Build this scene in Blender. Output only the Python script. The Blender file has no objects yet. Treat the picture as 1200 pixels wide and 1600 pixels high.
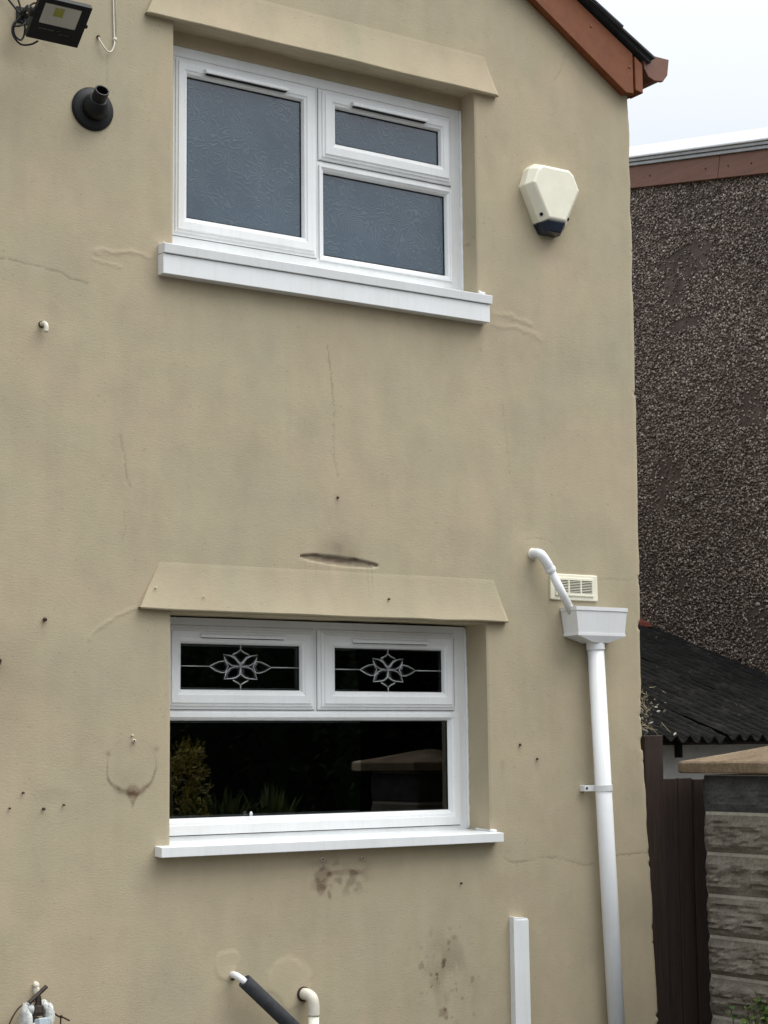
import bpy, math, random
import numpy as np
from mathutils import Vector, Matrix

random.seed(7)
RNG = np.random.default_rng(11)
SC = bpy.context.scene
COL = SC.collection

# ------------------------------------------------------------------ camera
# world: x runs right along the rendered gable wall, y into the wall, z up, ground at z = 0
cam_data = bpy.data.cameras.new('camera')
cam = bpy.data.objects.new('camera', cam_data)
COL.objects.link(cam)
cam_data.sensor_fit = 'VERTICAL'
cam_data.sensor_height = 24.0
cam_data.lens = 41.85
cam_data.clip_start = 0.05
cam_data.clip_end = 2000
RIGHT = Vector((0.8343, -0.5513, -0.0108)); DOWN = Vector((0.0638, 0.1159, -0.9912)); FWD = Vector((0.5477, 0.8262, 0.1319))
cam.matrix_world = Matrix((
    (RIGHT.x, -DOWN.x, -FWD.x, -2.9389),
    (RIGHT.y, -DOWN.y, -FWD.y, -5.7266),
    (RIGHT.z, -DOWN.z, -FWD.z, 1.55),
    (0, 0, 0, 1)))
SC.camera = cam

# ------------------------------------------------------------------ sky and sun (bright overcast)
SUN_ELEV, SUN_AZ = math.radians(63), math.radians(130)   # azimuth clockwise from +y
world = bpy.data.worlds.new('World'); SC.world = world; world.use_nodes = True
wn, wl = world.node_tree.nodes, world.node_tree.links
wn.clear()
w_out = wn.new('ShaderNodeOutputWorld'); w_bg = wn.new('ShaderNodeBackground')
w_sky = wn.new('ShaderNodeTexSky'); w_sky.sky_type = 'NISHITA'; w_sky.sun_disc = False
w_sky.sun_elevation = SUN_ELEV; w_sky.sun_rotation = SUN_AZ
w_sky.dust_density = 6.0; w_sky.air_density = 1.0; w_sky.ozone_density = 1.0
w_hsv = wn.new('ShaderNodeHueSaturation'); w_hsv.inputs['Saturation'].default_value = 0.16
wl.new(w_sky.outputs[0], w_hsv.inputs['Color'])
# cloud cover: an even overcast dome, dimmer at the horizon than overhead
w_tc = wn.new('ShaderNodeTexCoord'); w_sep = wn.new('ShaderNodeSeparateXYZ'); wl.new(w_tc.outputs['Generated'], w_sep.inputs[0])
w_z = wn.new('ShaderNodeMapRange'); w_z.inputs[1].default_value = 0.0; w_z.inputs[2].default_value = 1.0; w_z.inputs[3].default_value = 0.6; w_z.inputs[4].default_value = 12.0
wl.new(w_sep.outputs['Z'], w_z.inputs[0])
w_col = wn.new('ShaderNodeVectorMath'); w_col.operation = 'SCALE'; w_col.inputs[0].default_value = (0.925, 0.985, 1.065); wl.new(w_z.outputs[0], w_col.inputs['Scale'])
w_mix = wn.new('ShaderNodeMix'); w_mix.data_type = 'RGBA'; w_mix.inputs[0].default_value = 0.72
wl.new(w_hsv.outputs[0], w_mix.inputs[6]); wl.new(w_col.outputs[0], w_mix.inputs[7]); wl.new(w_mix.outputs[2], w_bg.inputs['Color'])
w_bg.inputs['Strength'].default_value = 0.15
wl.new(w_bg.outputs[0], w_out.inputs['Surface'])

sun_d = bpy.data.lights.new('sun', 'SUN'); sun_d.energy = 1.5; sun_d.angle = math.radians(50); sun_d.color = (1.0, 0.97, 0.92)
sun = bpy.data.objects.new('sun', sun_d); COL.objects.link(sun)
sdir = Vector((math.sin(SUN_AZ) * math.cos(SUN_ELEV), math.cos(SUN_AZ) * math.cos(SUN_ELEV), math.sin(SUN_ELEV)))
sun.rotation_euler = sdir.to_track_quat('Z', 'Y').to_euler(); sun.location = (0, -10, 20)

SC.view_settings.view_transform = 'Standard'
SC.view_settings.look = 'None'
SC.view_settings.gamma = 1.0
SC.view_settings.exposure = 0.62
SC.view_settings.use_curve_mapping = False

# ------------------------------------------------------------------ numpy noise
_PERM = RNG.permutation(512)
def _h(ix, iy):
    return _PERM[(_PERM[ix & 511] + iy) & 511] / 511.0
def vnoise(x, y):
    xi = np.floor(x).astype(int); yi = np.floor(y).astype(int)
    fx = x - xi; fy = y - yi
    fx = fx * fx * (3 - 2 * fx); fy = fy * fy * (3 - 2 * fy)
    a = _h(xi, yi); b = _h(xi + 1, yi); c = _h(xi, yi + 1); d = _h(xi + 1, yi + 1)
    return (a * (1 - fx) + b * fx) * (1 - fy) + (c * (1 - fx) + d * fx) * fy
def fbm(x, y, o=4):
    s = 0; a = .5; t = 0
    for k in range(o):
        s = s + a * vnoise(x * 2 ** k + 17.3 * k, y * 2 ** k + 9.1 * k); t += a; a *= .5
    return s / t
def sstep(a, b, v):
    t = np.clip((v - a) / (b - a), 0, 1)
    return t * t * (3 - 2 * t)

# ------------------------------------------------------------------ object helpers
ROOT = {}
def tag(o, label=None, cat=None, group=None, kind=None):
    if label: o['label'] = label
    if cat: o['category'] = cat
    if group: o['group'] = group
    if kind: o['kind'] = kind
    return o
def thing(name, loc, label, cat, group=None):
    o = bpy.data.objects.new(name, None); COL.objects.link(o)
    o.location = loc; o.empty_display_size = .1
    ROOT[o.name] = Vector(loc)
    return tag(o, label, cat, group)
def link_mesh(name, me, mat, parent=None, origin=None, bevel=0, smooth=False, seg=2):
    o = bpy.data.objects.new(name, me); COL.objects.link(o)
    if mat: me.materials.append(mat)
    off = Vector((0, 0, 0))
    if parent is not None:
        off = ROOT[parent.name]; o.parent = parent; ROOT[o.name] = off
    elif origin is not None:
        off = Vector(origin); o.location = off; ROOT[o.name] = off
    else:
        ROOT[o.name] = off
    if off.length: me.transform(Matrix.Translation(-off))
    if smooth:
        me.polygons.foreach_set('use_smooth', [True] * len(me.polygons))
    if bevel:
        m = o.modifiers.new('bevel', 'BEVEL'); m.width = bevel; m.segments = seg; m.limit_method = 'ANGLE'; m.angle_limit = math.radians(35)
        m.harden_normals = False
    return o

class MB:
    def __init__(s): s.v = []; s.f = []
    def add(s, vs, fs):
        b = len(s.v); s.v += [tuple(p) for p in vs]; s.f += [tuple(i + b for i in q) for q in fs]; return s
    def box(s, x0, x1, y0, y1, z0, z1):
        return s.add([(x0, y0, z0), (x1, y0, z0), (x1, y1, z0), (x0, y1, z0), (x0, y0, z1), (x1, y0, z1), (x1, y1, z1), (x0, y1, z1)],
                     [(0, 3, 2, 1), (4, 5, 6, 7), (0, 1, 5, 4), (1, 2, 6, 5), (2, 3, 7, 6), (3, 0, 4, 7)])
    def prism_y(s, poly, y0, y1):      # poly in (x,z)
        n = len(poly)
        return s.add([(x, y0, z) for x, z in poly] + [(x, y1, z) for x, z in poly],
                     [tuple(range(n)), tuple(range(2 * n - 1, n - 1, -1))] + [(i, i + n, (i + 1) % n + n, (i + 1) % n) for i in range(n)])
    def prism_x(s, poly, x0, x1):      # poly in (y,z)
        n = len(poly)
        return s.add([(x0, y, z) for y, z in poly] + [(x1, y, z) for y, z in poly],
                     [tuple(range(n)), tuple(range(2 * n - 1, n - 1, -1))] + [(i, i + n, (i + 1) % n + n, (i + 1) % n) for i in range(n)])
    def loops(s, ls, cap0=True, cap1=True, closed=True):
        n = len(ls[0]); b = len(s.v)
        for l in ls: s.v += [tuple(p) for p in l]
        for k in range(len(ls) - 1):
            for i in range(n if closed else n - 1):
                j = (i + 1) % n
                s.f.append((b + k * n + i, b + k * n + j, b + (k + 1) * n + j, b + (k + 1) * n + i))
        if cap0: s.f.append(tuple(b + i for i in range(n - 1, -1, -1)))
        if cap1: s.f.append(tuple(b + (len(ls) - 1) * n + i for i in range(n)))
        return s
    def tube(s, pts, r, n=10, cap=True, flat=None):
        pts = [Vector(p) for p in pts]
        rs = r if isinstance(r, (list, tuple)) else [r] * len(pts)
        ls = []; up = None
        for i, p in enumerate(pts):
            t = (pts[min(i + 1, len(pts) - 1)] - pts[max(i - 1, 0)]).normalized()
            if up is None:
                up = Vector((0, 0, 1)) if abs(t.z) < .9 else Vector((1, 0, 0))
            u = t.cross(up)
            if u.length < 1e-6: u = t.orthogonal()
            u.normalize(); w = u.cross(t).normalized(); up = w
            ls.append([p + (u * math.cos(a) + w * math.sin(a)) * rs[i] for a in [2 * math.pi * k / n for k in range(n)]])
        return s.loops(ls, cap, cap)
    def lathe(s, base, axis, prof, n=24, cap0=True, cap1=True):   # prof: (along, radius)
        base = Vector(base); a = Vector(axis).normalized(); u = a.orthogonal().normalized(); w = a.cross(u)
        ls = [[base + a * t + (u * math.cos(k * 2 * math.pi / n) + w * math.sin(k * 2 * math.pi / n)) * r for k in range(n)] for t, r in prof]
        return s.loops(ls, cap0, cap1)
    def ring(s, x0, x1, z0, z1, prof, w):                        # mitred frame, prof: (t, y), w widths l,r,b,t
        ls = []
        for t, y in prof:
            a, b, c, d = x0 + t * w[0], x1 - t * w[1], z0 + t * w[2], z1 - t * w[3]
            ls.append([(a, y, c), (b, y, c), (b, y, d), (a, y, d)])
        return s.loops(ls, False, False)
    def mesh(s, name):
        me = bpy.data.meshes.new(name); me.from_pydata(s.v, [], s.f); me.update()
        import bmesh
        bm = bmesh.new(); bm.from_mesh(me); bmesh.ops.recalc_face_normals(bm, faces=bm.faces); bm.to_mesh(me); bm.free()
        return me
    def build(s, name, mat, parent=None, origin=None, bevel=0, smooth=False, seg=2):
        return link_mesh(name, s.mesh(name), mat, parent, origin, bevel, smooth, seg)

def smooth_path(pts, k=6):
    P = [Vector(p) for p in pts]; out = []
    for i in range(len(P) - 1):
        p0, p1, p2, p3 = P[max(i - 1, 0)], P[i], P[i + 1], P[min(i + 2, len(P) - 1)]
        for j in range(k):
            t = j / k
            out.append(.5 * ((2 * p1) + (p2 - p0) * t + (2 * p0 - 5 * p1 + 4 * p2 - p3) * t * t + (3 * p1 - p0 - 3 * p2 + p3) * t ** 3))
    out.append(P[-1]); return out

# ------------------------------------------------------------------ materials
class N:
    def __init__(s, name):
        s.m = bpy.data.materials.new(name); s.m.use_nodes = True
        s.t = s.m.node_tree; s.n = s.t.nodes; s.b = s.n['Principled BSDF']; s.out = s.n['Material Output']
        s.tc = None
    def new(s, t, **k):
        o = s.n.new(t)
        for a, b in k.items(): setattr(o, a, b)
        return o
    def link(s, a, b): s.t.links.new(a, b)
    def set(s, **k):
        for a, b in k.items(): s.b.inputs[a.replace('_', ' ')].default_value = b
    def coord(s, scale=(1, 1, 1), kind='Object', rot=(0, 0, 0)):
        if s.tc is None: s.tc = s.new('ShaderNodeTexCoord')
        m = s.new('ShaderNodeMapping'); m.inputs['Scale'].default_value = scale; m.inputs['Rotation'].default_value = rot
        s.link(s.tc.outputs[kind], m.inputs['Vector']); return m.outputs[0]
    def noise(s, vec, scale, detail=4, rough=.55, dist=0):
        o = s.new('ShaderNodeTexNoise'); o.inputs['Scale'].default_value = scale; o.inputs['Detail'].default_value = detail
        o.inputs['Roughness'].default_value = rough; o.inputs['Distortion'].default_value = dist
        s.link(vec, o.inputs['Vector']); return o.outputs['Fac']
    def ramp(s, fac, stops):
        o = s.new('ShaderNodeValToRGB'); e = o.color_ramp.elements
        e[0].position, e[0].color = stops[0][0], (*stops[0][1], 1)
        e[1].position, e[1].color = stops[-1][0], (*stops[-1][1], 1)
        for p, c in stops[1:-1]:
            x = e.new(p); x.color = (*c, 1)
        s.link(fac, o.inputs['Fac']); return o.outputs['Color']
    def mix(s, fac, a, b, mode='MIX'):
        o = s.new('ShaderNodeMix', data_type='RGBA', blend_type=mode)
        for sock, v in ((o.inputs[0], fac), (o.inputs[6], a), (o.inputs[7], b)):
            if isinstance(v, (int, float)): sock.default_value = v
            elif isinstance(v, tuple): sock.default_value = (*v, 1)
            else: s.link(v, sock)
        return o.outputs[2]
    def math(s, op, a, b=0.0):
        o = s.new('ShaderNodeMath', operation=op)
        for sock, v in zip(o.inputs, (a, b)):
            if isinstance(v, (int, float)): sock.default_value = v
            else: s.link(v, sock)
        return o.outputs[0]
    def bump(s, h, strength, dist=.01, prev=None):
        o = s.new('ShaderNodeBump'); o.inputs['Strength'].default_value = strength; o.inputs['Distance'].default_value = dist
        s.link(h, o.inputs['Height'])
        if prev is not None: s.link(prev, o.inputs['Normal'])
        return o.outputs[0]
    def base(s, c):
        if isinstance(c, tuple): s.b.inputs['Base Color'].default_value = (*c, 1)
        else: s.link(c, s.b.inputs['Base Color'])
    def normal(s, n): s.link(n, s.b.inputs['Normal'])

def mat_render():
    n = N('painted_render')
    c = n.coord()
    big = n.noise(c, 2.1, 4, .55, .8)
    col = n.ramp(big, [(.30, (.402, .355, .244)), (.5, (.428, .364, .247)), (.70, (.455, .374, .258))])
    mid = n.noise(n.coord((1, 1, .55)), 6.5, 5, .6)
    col = n.mix(.55, col, n.ramp(mid, [(.25, (.40, .40, .40)), (.55, (.5, .5, .5)), (.8, (.545, .54, .53))]), 'OVERLAY')
    streak = n.noise(n.coord((9, 1, .35)), 2.0, 4, .6)
    col = n.mix(.14, col, n.ramp(streak, [(.3, (.42, .42, .41)), (.6, (.5, .5, .5))]), 'OVERLAY')
    spk = n.noise(c, 140, 2, .5)
    col = n.mix(.5, col, n.ramp(spk, [(.18, (.40, .38, .36)), (.32, (.5, .5, .5))]), 'OVERLAY')
    at = n.new('ShaderNodeAttribute', attribute_name='stain')
    col = n.mix(1.0, col, at.outputs['Color'], 'MULTIPLY')
    n.base(col); n.set(Roughness=.82, Specular_IOR_Level=.25)
    b1 = n.bump(n.noise(n.coord((1, 1, 3.0)), 48, 5, .66), .15, .006)
    b2 = n.bump(n.noise(c, 190, 3, .6), .30, .0022, b1)
    b3 = n.bump(n.noise(c, 9.0, 3, .5), .14, .008, b2)
    n.normal(b3)
    return n.m
def mat_upvc(name='white_upvc', c=(.80, .815, .815), rough=.28):
    n = N(name); k = n.coord()
    d = n.noise(k, 5, 5, .6)
    col = n.mix(1.0, c, n.ramp(d, [(.3, (.93, .925, .91)), (.62, (1, 1, 1))]), 'MULTIPLY')
    g = n.noise(k, 60, 4, .7)
    col = n.mix(.6, col, n.ramp(g, [(.22, (.86, .85, .82)), (.36, (1, 1, 1))]), 'MULTIPLY')
    dr = n.noise(n.coord((26, 26, 1.6)), 2.0, 4, .6)
    col = n.mix(.35, col, n.ramp(dr, [(.28, (.86, .855, .83)), (.50, (1, 1, 1))]), 'MULTIPLY')
    n.base(col); n.set(Roughness=rough, Specular_IOR_Level=.45)
    n.normal(n.bump(n.noise(k, 9, 2, .5), .06, .004))
    return n.m
def mat_simple(name, c, rough=.5, spec=.5, metal=0, var=.15, scale=12, bump=0, bscale=60, bdist=.002):
    n = N(name); k = n.coord()
    d = n.noise(k, scale, 4, .6)
    lo = tuple(v * (1 - var) for v in c); hi = tuple(min(1, v * (1 + var)) for v in c)
    n.base(n.ramp(d, [(.3, lo), (.7, hi)])); n.set(Roughness=rough, Specular_IOR_Level=spec, Metallic=metal)
    if bump: n.normal(n.bump(n.noise(k, bscale, 4, .6), bump, bdist))
    return n.m
def mat_wood(name, c0, c1, rough=.6, axis=(8, 8, .6), bump=.4):
    n = N(name); k = n.coord(axis)
    g = n.noise(k, 6, 6, .65, .8)
    n.base(n.ramp(g, [(.25, c0), (.75, c1)])); n.set(Roughness=rough, Specular_IOR_Level=.35)
    n.normal(n.bump(g, bump, .003)); return n.m
def mat_clear_glass(name='clear_glass', ior=1.85, tint=(.80, .84, .83)):
    n = N(name); n.n.remove(n.b)
    tr = n.new('ShaderNodeBsdfTransparent'); tr.inputs[0].default_value = (*tint, 1)
    gl = n.new('ShaderNodeBsdfGlossy'); gl.inputs['Roughness'].default_value = .004; gl.inputs[0].default_value = (.96, .98, .98, 1)
    fr = n.new('ShaderNodeFresnel'); fr.inputs['IOR'].default_value = ior
    mx = n.new('ShaderNodeMixShader')
    n.link(fr.outputs[0], mx.inputs[0]); n.link(tr.outputs[0], mx.inputs[1]); n.link(gl.outputs[0], mx.inputs[2]); n.link(mx.outputs[0], n.out.inputs['Surface'])
    return n.m
def mat_obscure_glass():
    n = N('obscure_patterned_glass'); k = n.coord()
    warp = n.new('ShaderNodeTexNoise'); warp.inputs['Scale'].default_value = 9; warp.inputs['Detail'].default_value = 2
    n.link(k, warp.inputs['Vector'])
    sub = n.new('ShaderNodeVectorMath', operation='MULTIPLY_ADD'); n.link(warp.outputs['Color'], sub.inputs[0]); sub.inputs[1].default_value = (.16, .16, .16); n.link(k, sub.inputs[2])
    v = n.new('ShaderNodeTexVoronoi', feature='F1', distance='EUCLIDEAN'); v.inputs['Scale'].default_value = 13; v.inputs['Randomness'].default_value = 1
    n.link(sub.outputs[0], v.inputs['Vector'])
    ringw = n.math('SINE', n.math('MULTIPLY', v.outputs['Distance'], 38.0))
    line = n.math('POWER', n.math('ADD', n.math('MULTIPLY', ringw, .5), .5), 5.0)
    msk = n.noise(k, 7, 3, .6)
    mk = n.new('ShaderNodeMapRange'); mk.inputs[1].default_value = .30; mk.inputs[2].default_value = .58; n.link(msk, mk.inputs[0])
    h = n.math('MULTIPLY', line, mk.outputs[0])
    n.base(n.mix(h, n.ramp(n.noise(k, 3.5, 3, .6), [(.3, (.020, .044, .068)), (.7, (.038, .070, .100))]), (.062, .090, .112))); n.set(Roughness=.16, IOR=1.62, Specular_IOR_Level=.5)
    n.b.inputs['Coat Weight'].default_value = .6; n.b.inputs['Coat Roughness'].default_value = .05
    bp = n.bump(h, .15, .005); bp2 = n.bump(n.noise(k, 30, 3, .6), .10, .004, bp)
    n.normal(bp2)
    return n.m
def mat_attr(name, rough=.8, bump=0, bscale=300):
    n = N(name); a = n.new('ShaderNodeAttribute', attribute_name='tint'); n.base(a.outputs['Color']); n.set(Roughness=rough, Specular_IOR_Level=.3)
    if bump: n.normal(n.bump(n.noise(n.coord(), bscale, 3, .6), bump, .002))
    return n.m
def mat_leaf(name, c0, c1, rough=.5, spec=.35):
    n = N(name); a = n.new('ShaderNodeAttribute', attribute_name='tint')
    n.base(n.mix(a.outputs['Fac'], c0, c1)); n.set(Roughness=rough, Specular_IOR_Level=spec)
    n.b.inputs['Subsurface Weight'].default_value = 0
    return n.m

M = {}
M['render'] = mat_render()
M['upvc'] = mat_upvc()
M['pipe_white'] = mat_upvc('white_pipe_plastic', (.78, .79, .79), .33)
M['cream'] = mat_simple('cream_plastic', (.80, .77, .62), .45, .4, var=.05)
M['old_pipe'] = mat_simple('aged_pipe_plastic', (.66, .62, .52), .5, .4, var=.12, scale=30)
M['navy'] = mat_simple('navy_lens_plastic', (.012, .018, .035), .22, .5, var=.2)
M['black'] = mat_simple('black_plastic', (.006, .0065, .007), .5, .28, var=.25, bump=.1)
M['rubber'] = mat_simple('black_gasket', (.01, .01, .011), .6, .3)
M['foam'] = mat_simple('foam_insulation', (.030, .032, .036), .75, .3, var=.25, scale=40, bump=.3, bscale=300)
M['glass'] = mat_clear_glass()
M['lens'] = mat_clear_glass('lamp_lens_glass', 1.35, (.99, .99, .98))
M['obscure'] = mat_obscure_glass()
M['lead'] = mat_simple('lead_came', (.48, .50, .50), .35, .5, metal=.6, var=.2, scale=80)
M['brown'] = mat_wood('brown_stained_board', (.145, .042, .012), (.215, .066, .020), .6, (3, 3, 3), .15)
M['brown_p'] = mat_simple('brown_gutter_plastic', (.16, .066, .036), .4, .45, var=.12)
M['fascia'] = mat_wood('faded_brown_fascia', (.17, .085, .058), (.25, .125, .085), .6, (4, .8, 8), .3)
M['slate'] = mat_simple('dark_slate', (.035, .038, .040), .7, .35, var=.35, scale=18, bump=.5, bscale=40, bdist=.004)
M['mortar'] = mat_simple('pebbledash_mortar', (.115, .090, .078), .95, .15, var=.35, scale=10, bump=.8, bscale=120, bdist=.005)
M['pebble'] = mat_attr('dash_pebble', .6)
M['trim'] = mat_simple('white_roof_trim', (.78, .80, .80), .4, .4, var=.06, scale=4)
M['alu'] = mat_simple('grey_drip_trim', (.42, .43, .43), .4, .5, metal=.3, var=.15)
M['gate'] = mat_wood('dark_brown_gate_wood', (.018, .011, .0085), (.056, .036, .027), .5, (22, 22, .8), .8)
M['screw'] = mat_simple('rusty_screw', (.06, .035, .025), .6, .4, metal=.5, var=.4, scale=200)
M['chrome'] = mat_simple('lamp_reflector', (.86, .84, .77), .45, .5, metal=0, var=.05)
M['led'] = mat_simple('led_chip', (.55, .52, .06), .5, .4, var=.1)
M['grey_print'] = mat_simple('faded_print', (.075, .08, .085), .6, .3, var=.3, scale=300)
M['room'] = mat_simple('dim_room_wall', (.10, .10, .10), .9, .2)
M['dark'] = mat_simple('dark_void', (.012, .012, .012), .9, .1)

# ------------------------------------------------------------------ ground
def mat_ground():
    n = N('concrete_yard'); k = n.coord()
    a = n.noise(k, 1.2, 6, .65); b = n.noise(k, 40, 4, .6)
    c = n.ramp(a, [(.3, (.07, .066, .060)), (.7, (.125, .118, .108))])
    n.base(n.mix(.5, c, n.ramp(b, [(.3, (.38, .38, .38)), (.7, (.6, .6, .6))]), 'OVERLAY')); n.set(Roughness=.9)
    n.normal(n.bump(b, .4, .004)); return n.m
gm = MB(); gm.add([(-150, -150, 0), (150, -150, 0), (150, 150, 0), (-150, 150, 0)], [(0, 1, 2, 3)])
tag(gm.build('ground', mat_ground()), 'grey concrete yard in front of the rendered house', None, kind='structure')

# ------------------------------------------------------------------ house
house = thing('house', (0, 0, 0), 'beige rendered gable end of a house with two white windows', 'house')
OPEN = [(-.060, 1.330, 3.385, 4.262, .105), (-.060, 1.343, 1.205, 2.046, .145)]     # x0,x1,z0,z1,depth of frame
CZ = [0., .411, .932, 1.328, 1.595, 1.756, 2.0, 2.41, 2.827, 3.25, 3.824, 4.404, 7.]
CX = [2.20, 2.196, 2.182, 2.166, 2.156, 2.155, 2.162, 2.170, 2.175, 2.177, 2.181, 2.184, 2.186]
def corner_x(z): return np.interp(z, CZ, CX)
def rake(x):                                  # top of the wall under the verge
    return 4.735 - .61 * (np.where(x > -1.0, x, -2.0 - x) - 1.661) + .07

def dist_poly(x, z, pts):
    d = np.full(x.shape, 9.)
    for (ax, az), (bx, bz) in zip(pts[:-1], pts[1:]):
        ux, uz = bx - ax, bz - az
        t = np.clip(((x - ax) * ux + (z - az) * uz) / (ux * ux + uz * uz + 1e-12), 0, 1)
        d = np.minimum(d, np.hypot(x - ax - t * ux, z - az - t * uz))
    return d
CRACKS = [  # points, half width, strength
    ([(-.95, 3.256), (-.723, 3.248), (-.65, 3.245), (-.582, 3.236), (-.50, 3.226), (-.461, 3.212), (-.40, 3.205)], .0035, .30),
    ([(1.40, 1.125), (1.43, 1.105), (1.46, 1.100), (1.52, 1.106), (1.58, 1.110), (1.63, 1.118), (1.68, 1.113), (1.73, 1.095), (1.80, 1.083), (1.86, 1.076)], .0026, .30),
    ([(1.93, 1.103), (2.0, 1.106), (2.08, 1.110), (2.18, 1.112)], .0026, .34),
    ([(-.263, 2.667), (-.255, 2.62), (-.238, 2.578)], .0026, .24), ([(-.243, 2.575), (-.236, 2.53), (-.222, 2.485)], .0026, .27),
    ([(-.245, 2.40), (-.240, 2.34), (-.247, 2.29)], .0025, .16),
    ([(.605, 3.094), (.622, 2.95), (.632, 2.846), (.630, 2.77), (.628, 2.697), (.633, 2.63), (.645, 2.585)], .0028, .30),
    ([(1.448, 2.947), (1.464, 2.794), (1.470, 2.72), (1.477, 2.662)], .0026, .15),
    ([(1.55, 2.395), (1.60, 2.402), (1.66, 2.398), (1.70, 2.38)], .0030, .18),
    ([(1.92, 2.245), (2.0, 2.252), (2.08, 2.250), (2.16, 2.262)], .0024, .16),
    ([(1.83, 4.53), (1.80, 4.46), (1.76, 4.40)], .003, .12),
    ([(-.655, 4.02), (-.652, 3.90)], .0024, .10), ([(-.331, 4.06), (-.326, 3.93)], .0024, .16),
]
RIDGES = [([(-.37, 3.322), (-.32, 3.330), (-.24, 3.338), (-.15, 3.338)], .010, .0035),
          ([(-.37, 3.295), (-.33, 3.292), (-.27, 3.283)], .008, .002),
          ([(1.40, 3.315), (1.50, 3.325), (1.60, 3.30)], .012, .003), ([(1.40, 3.27), (1.55, 3.275), (1.66, 3.25)], .012, .0025),
          ([(-.19, 2.058), (-.26, 2.035), (-.33, 1.99), (-.37, 1.94)], .008, .003)]
def stain(x, z):
    n1 = fbm(x * 22, z * 22, 4); n2 = fbm(x * 70 + 5, z * 70, 3); n3 = fbm(x * 5, z * 5 + 3, 3)
    k = np.zeros(x.shape)                       # darkness
    brown = np.zeros(x.shape)
    for pts, w, s in CRACKS:
        d = dist_poly(x + (n2 - .5) * .014, z + (n1 - .5) * .016, pts)
        k += s * np.clip(1.5 - d / w, 0, 1) * (.35 + 1.3 * n1) * sstep(.30, .48, n3 * .5 + n2 * .5)
    # dirty scar above the lower window
    dx = (x - .652) / .176; zc = 2.262 - .010 * dx + (n1 - .5) * .010
    half = .019 * np.sqrt(np.clip(1 - dx * dx, 0, 1))
    m = sstep(1.15, .7, np.abs(z - zc) / (half + 1e-5)) * (np.abs(dx) < 1)
    k += m * (.30 + .22 * n2 + .30 * sstep(.1, .9, (z - zc) / (half + 1e-5)))
    above = np.clip(1 - np.abs(dx) ** 3, 0, 1) * sstep(.13, 0, z - zc - half * .5) * (z > zc)
    k += .42 * above * (.35 + n1) * sstep(.2, 1, 1 - np.abs(dx + .05)) 
    for ddx, ln, st in ((.545, .075, .12), (.602, .07, .10), (.640, .045, .07), (.778, .13, .14), (.797, .14, .15), (.50, .12, .08), (.70, .06, .06)):
        k += st * sstep(.0055, .001, np.abs(x - ddx)) * sstep(zc - .02 - ln, zc - .02, z) * (z < zc - .008)
    # shield shaped water mark left of the lower window
    ux, uz = (x + .206) / .090, (z - 1.505) / .102
    uz = np.where(uz < 0, uz * (1 + .05 * np.abs(ux)), uz)
    ex = np.sign(ux) * np.abs(ux) ** np.where(uz > 0, 1.0, .92)
    r = np.hypot(ex, uz) + (n1 - .5) * .20 + .05 * np.sin(ux * 2.0 + 1)
    low = sstep(.75, -.75, uz)
    ringm = np.exp(-((r - 1.0) / (.030 + .075 * sstep(-.3, -1.0, uz) * (.6 + .8 * n3))) ** 2) * (.11 + .89 * low)
    k += .52 * ringm * (.5 + .9 * n2); brown += ringm
    k += .085 * (r < 1) * sstep(1.0, .55, r) * sstep(.3, -.9, uz)
    for a in ((-.298, 1.546), (-.114, 1.560)):
        k += .30 * np.exp(-(((x - a[0]) / .009) ** 2 + ((z - a[1]) / .009) ** 2))
    tx, tz = (x + .204) / (.030 * sstep(1.355, 1.43, z) + .004), (z - 1.398) / .045
    drop = sstep(1.1, .7, np.hypot(tx, tz)); k += .33 * drop * (.5 + n2); brown += drop
    # scuffs under the lower sill
    w = sstep(.17, .05, np.abs(x - .64)) * sstep(.085, .03, np.abs(z - 1.085)) 
    k += .34 * w * sstep(.50, .66, fbm(x * 30 + 3, z * 42 + 1, 4)); brown += w * .3
    blob = sstep(1.15, .7, np.hypot((x - .563 - (z - 1.06) * .15) / (.022 + .022 * sstep(1.06, 1.12, z)), (z - 1.068) / .052) + (n1 - .5) * .8)
    k += .30 * blob; brown += blob
    bar = sstep(1.1, .6, np.hypot((x - .67) / .085, (z - 1.098 + (n1 - .5) * .02) / .013)); k += .28 * bar * (.4 + n2); brown += bar
    chip = sstep(1.1, .6, np.hypot((x - .598) / .010, (z - 1.022 + (x - .598) * .9) / .018)); k += .34 * chip
    # splashes low on the wall
    w = sstep(.33, .05, np.hypot((x - 1.12) / .75, (z - .66) / .9))
    k += .26 * w * sstep(.50, .75, fbm(x * 11 + 8, z * 6.5, 4)) + .5 * w * sstep(.70, .80, fbm(x * 36, z * 30 + 2, 3)); brown += w * .5
    b2 = sstep(1.1, .5, np.hypot((x - 1.105) / .024, (z - .555) / .020) + (n2 - .5)); k += .33 * b2; brown += b2
    w = sstep(.10, .02, np.hypot(x + .50, (z - 1.41) * 2.2)); k += .13 * w * (.4 + n1)
    w = sstep(.28, .05, np.hypot((x + .72) * .9, (z - 1.76))); k += .10 * w
    # grime below fixings; darker band just under the upper sill
    for a, b, l in ((.64, 2.507, .03), (-.542, 2.0, .05), (1.495, 1.56, .03), (1.41, 1.49, .05), (-.564, 3.0, .05), (1.58, 1.50, .03)):
        k += .12 * np.exp(-((x - a) / .012) ** 2) * sstep(b - l - .03, b, z) * (z < b + .012)
    k += .10 * sstep(.05, .0, 3.272 - z) * (z < 3.275) * (x > -.14) * (x < 1.37) * n1
    # small pits
    pit = fbm(x * 120 + 40, z * 120, 2); k += .25 * sstep(.86, .93, pit)
    # bare filler patches, a little paler
    pale = np.zeros(x.shape)
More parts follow.
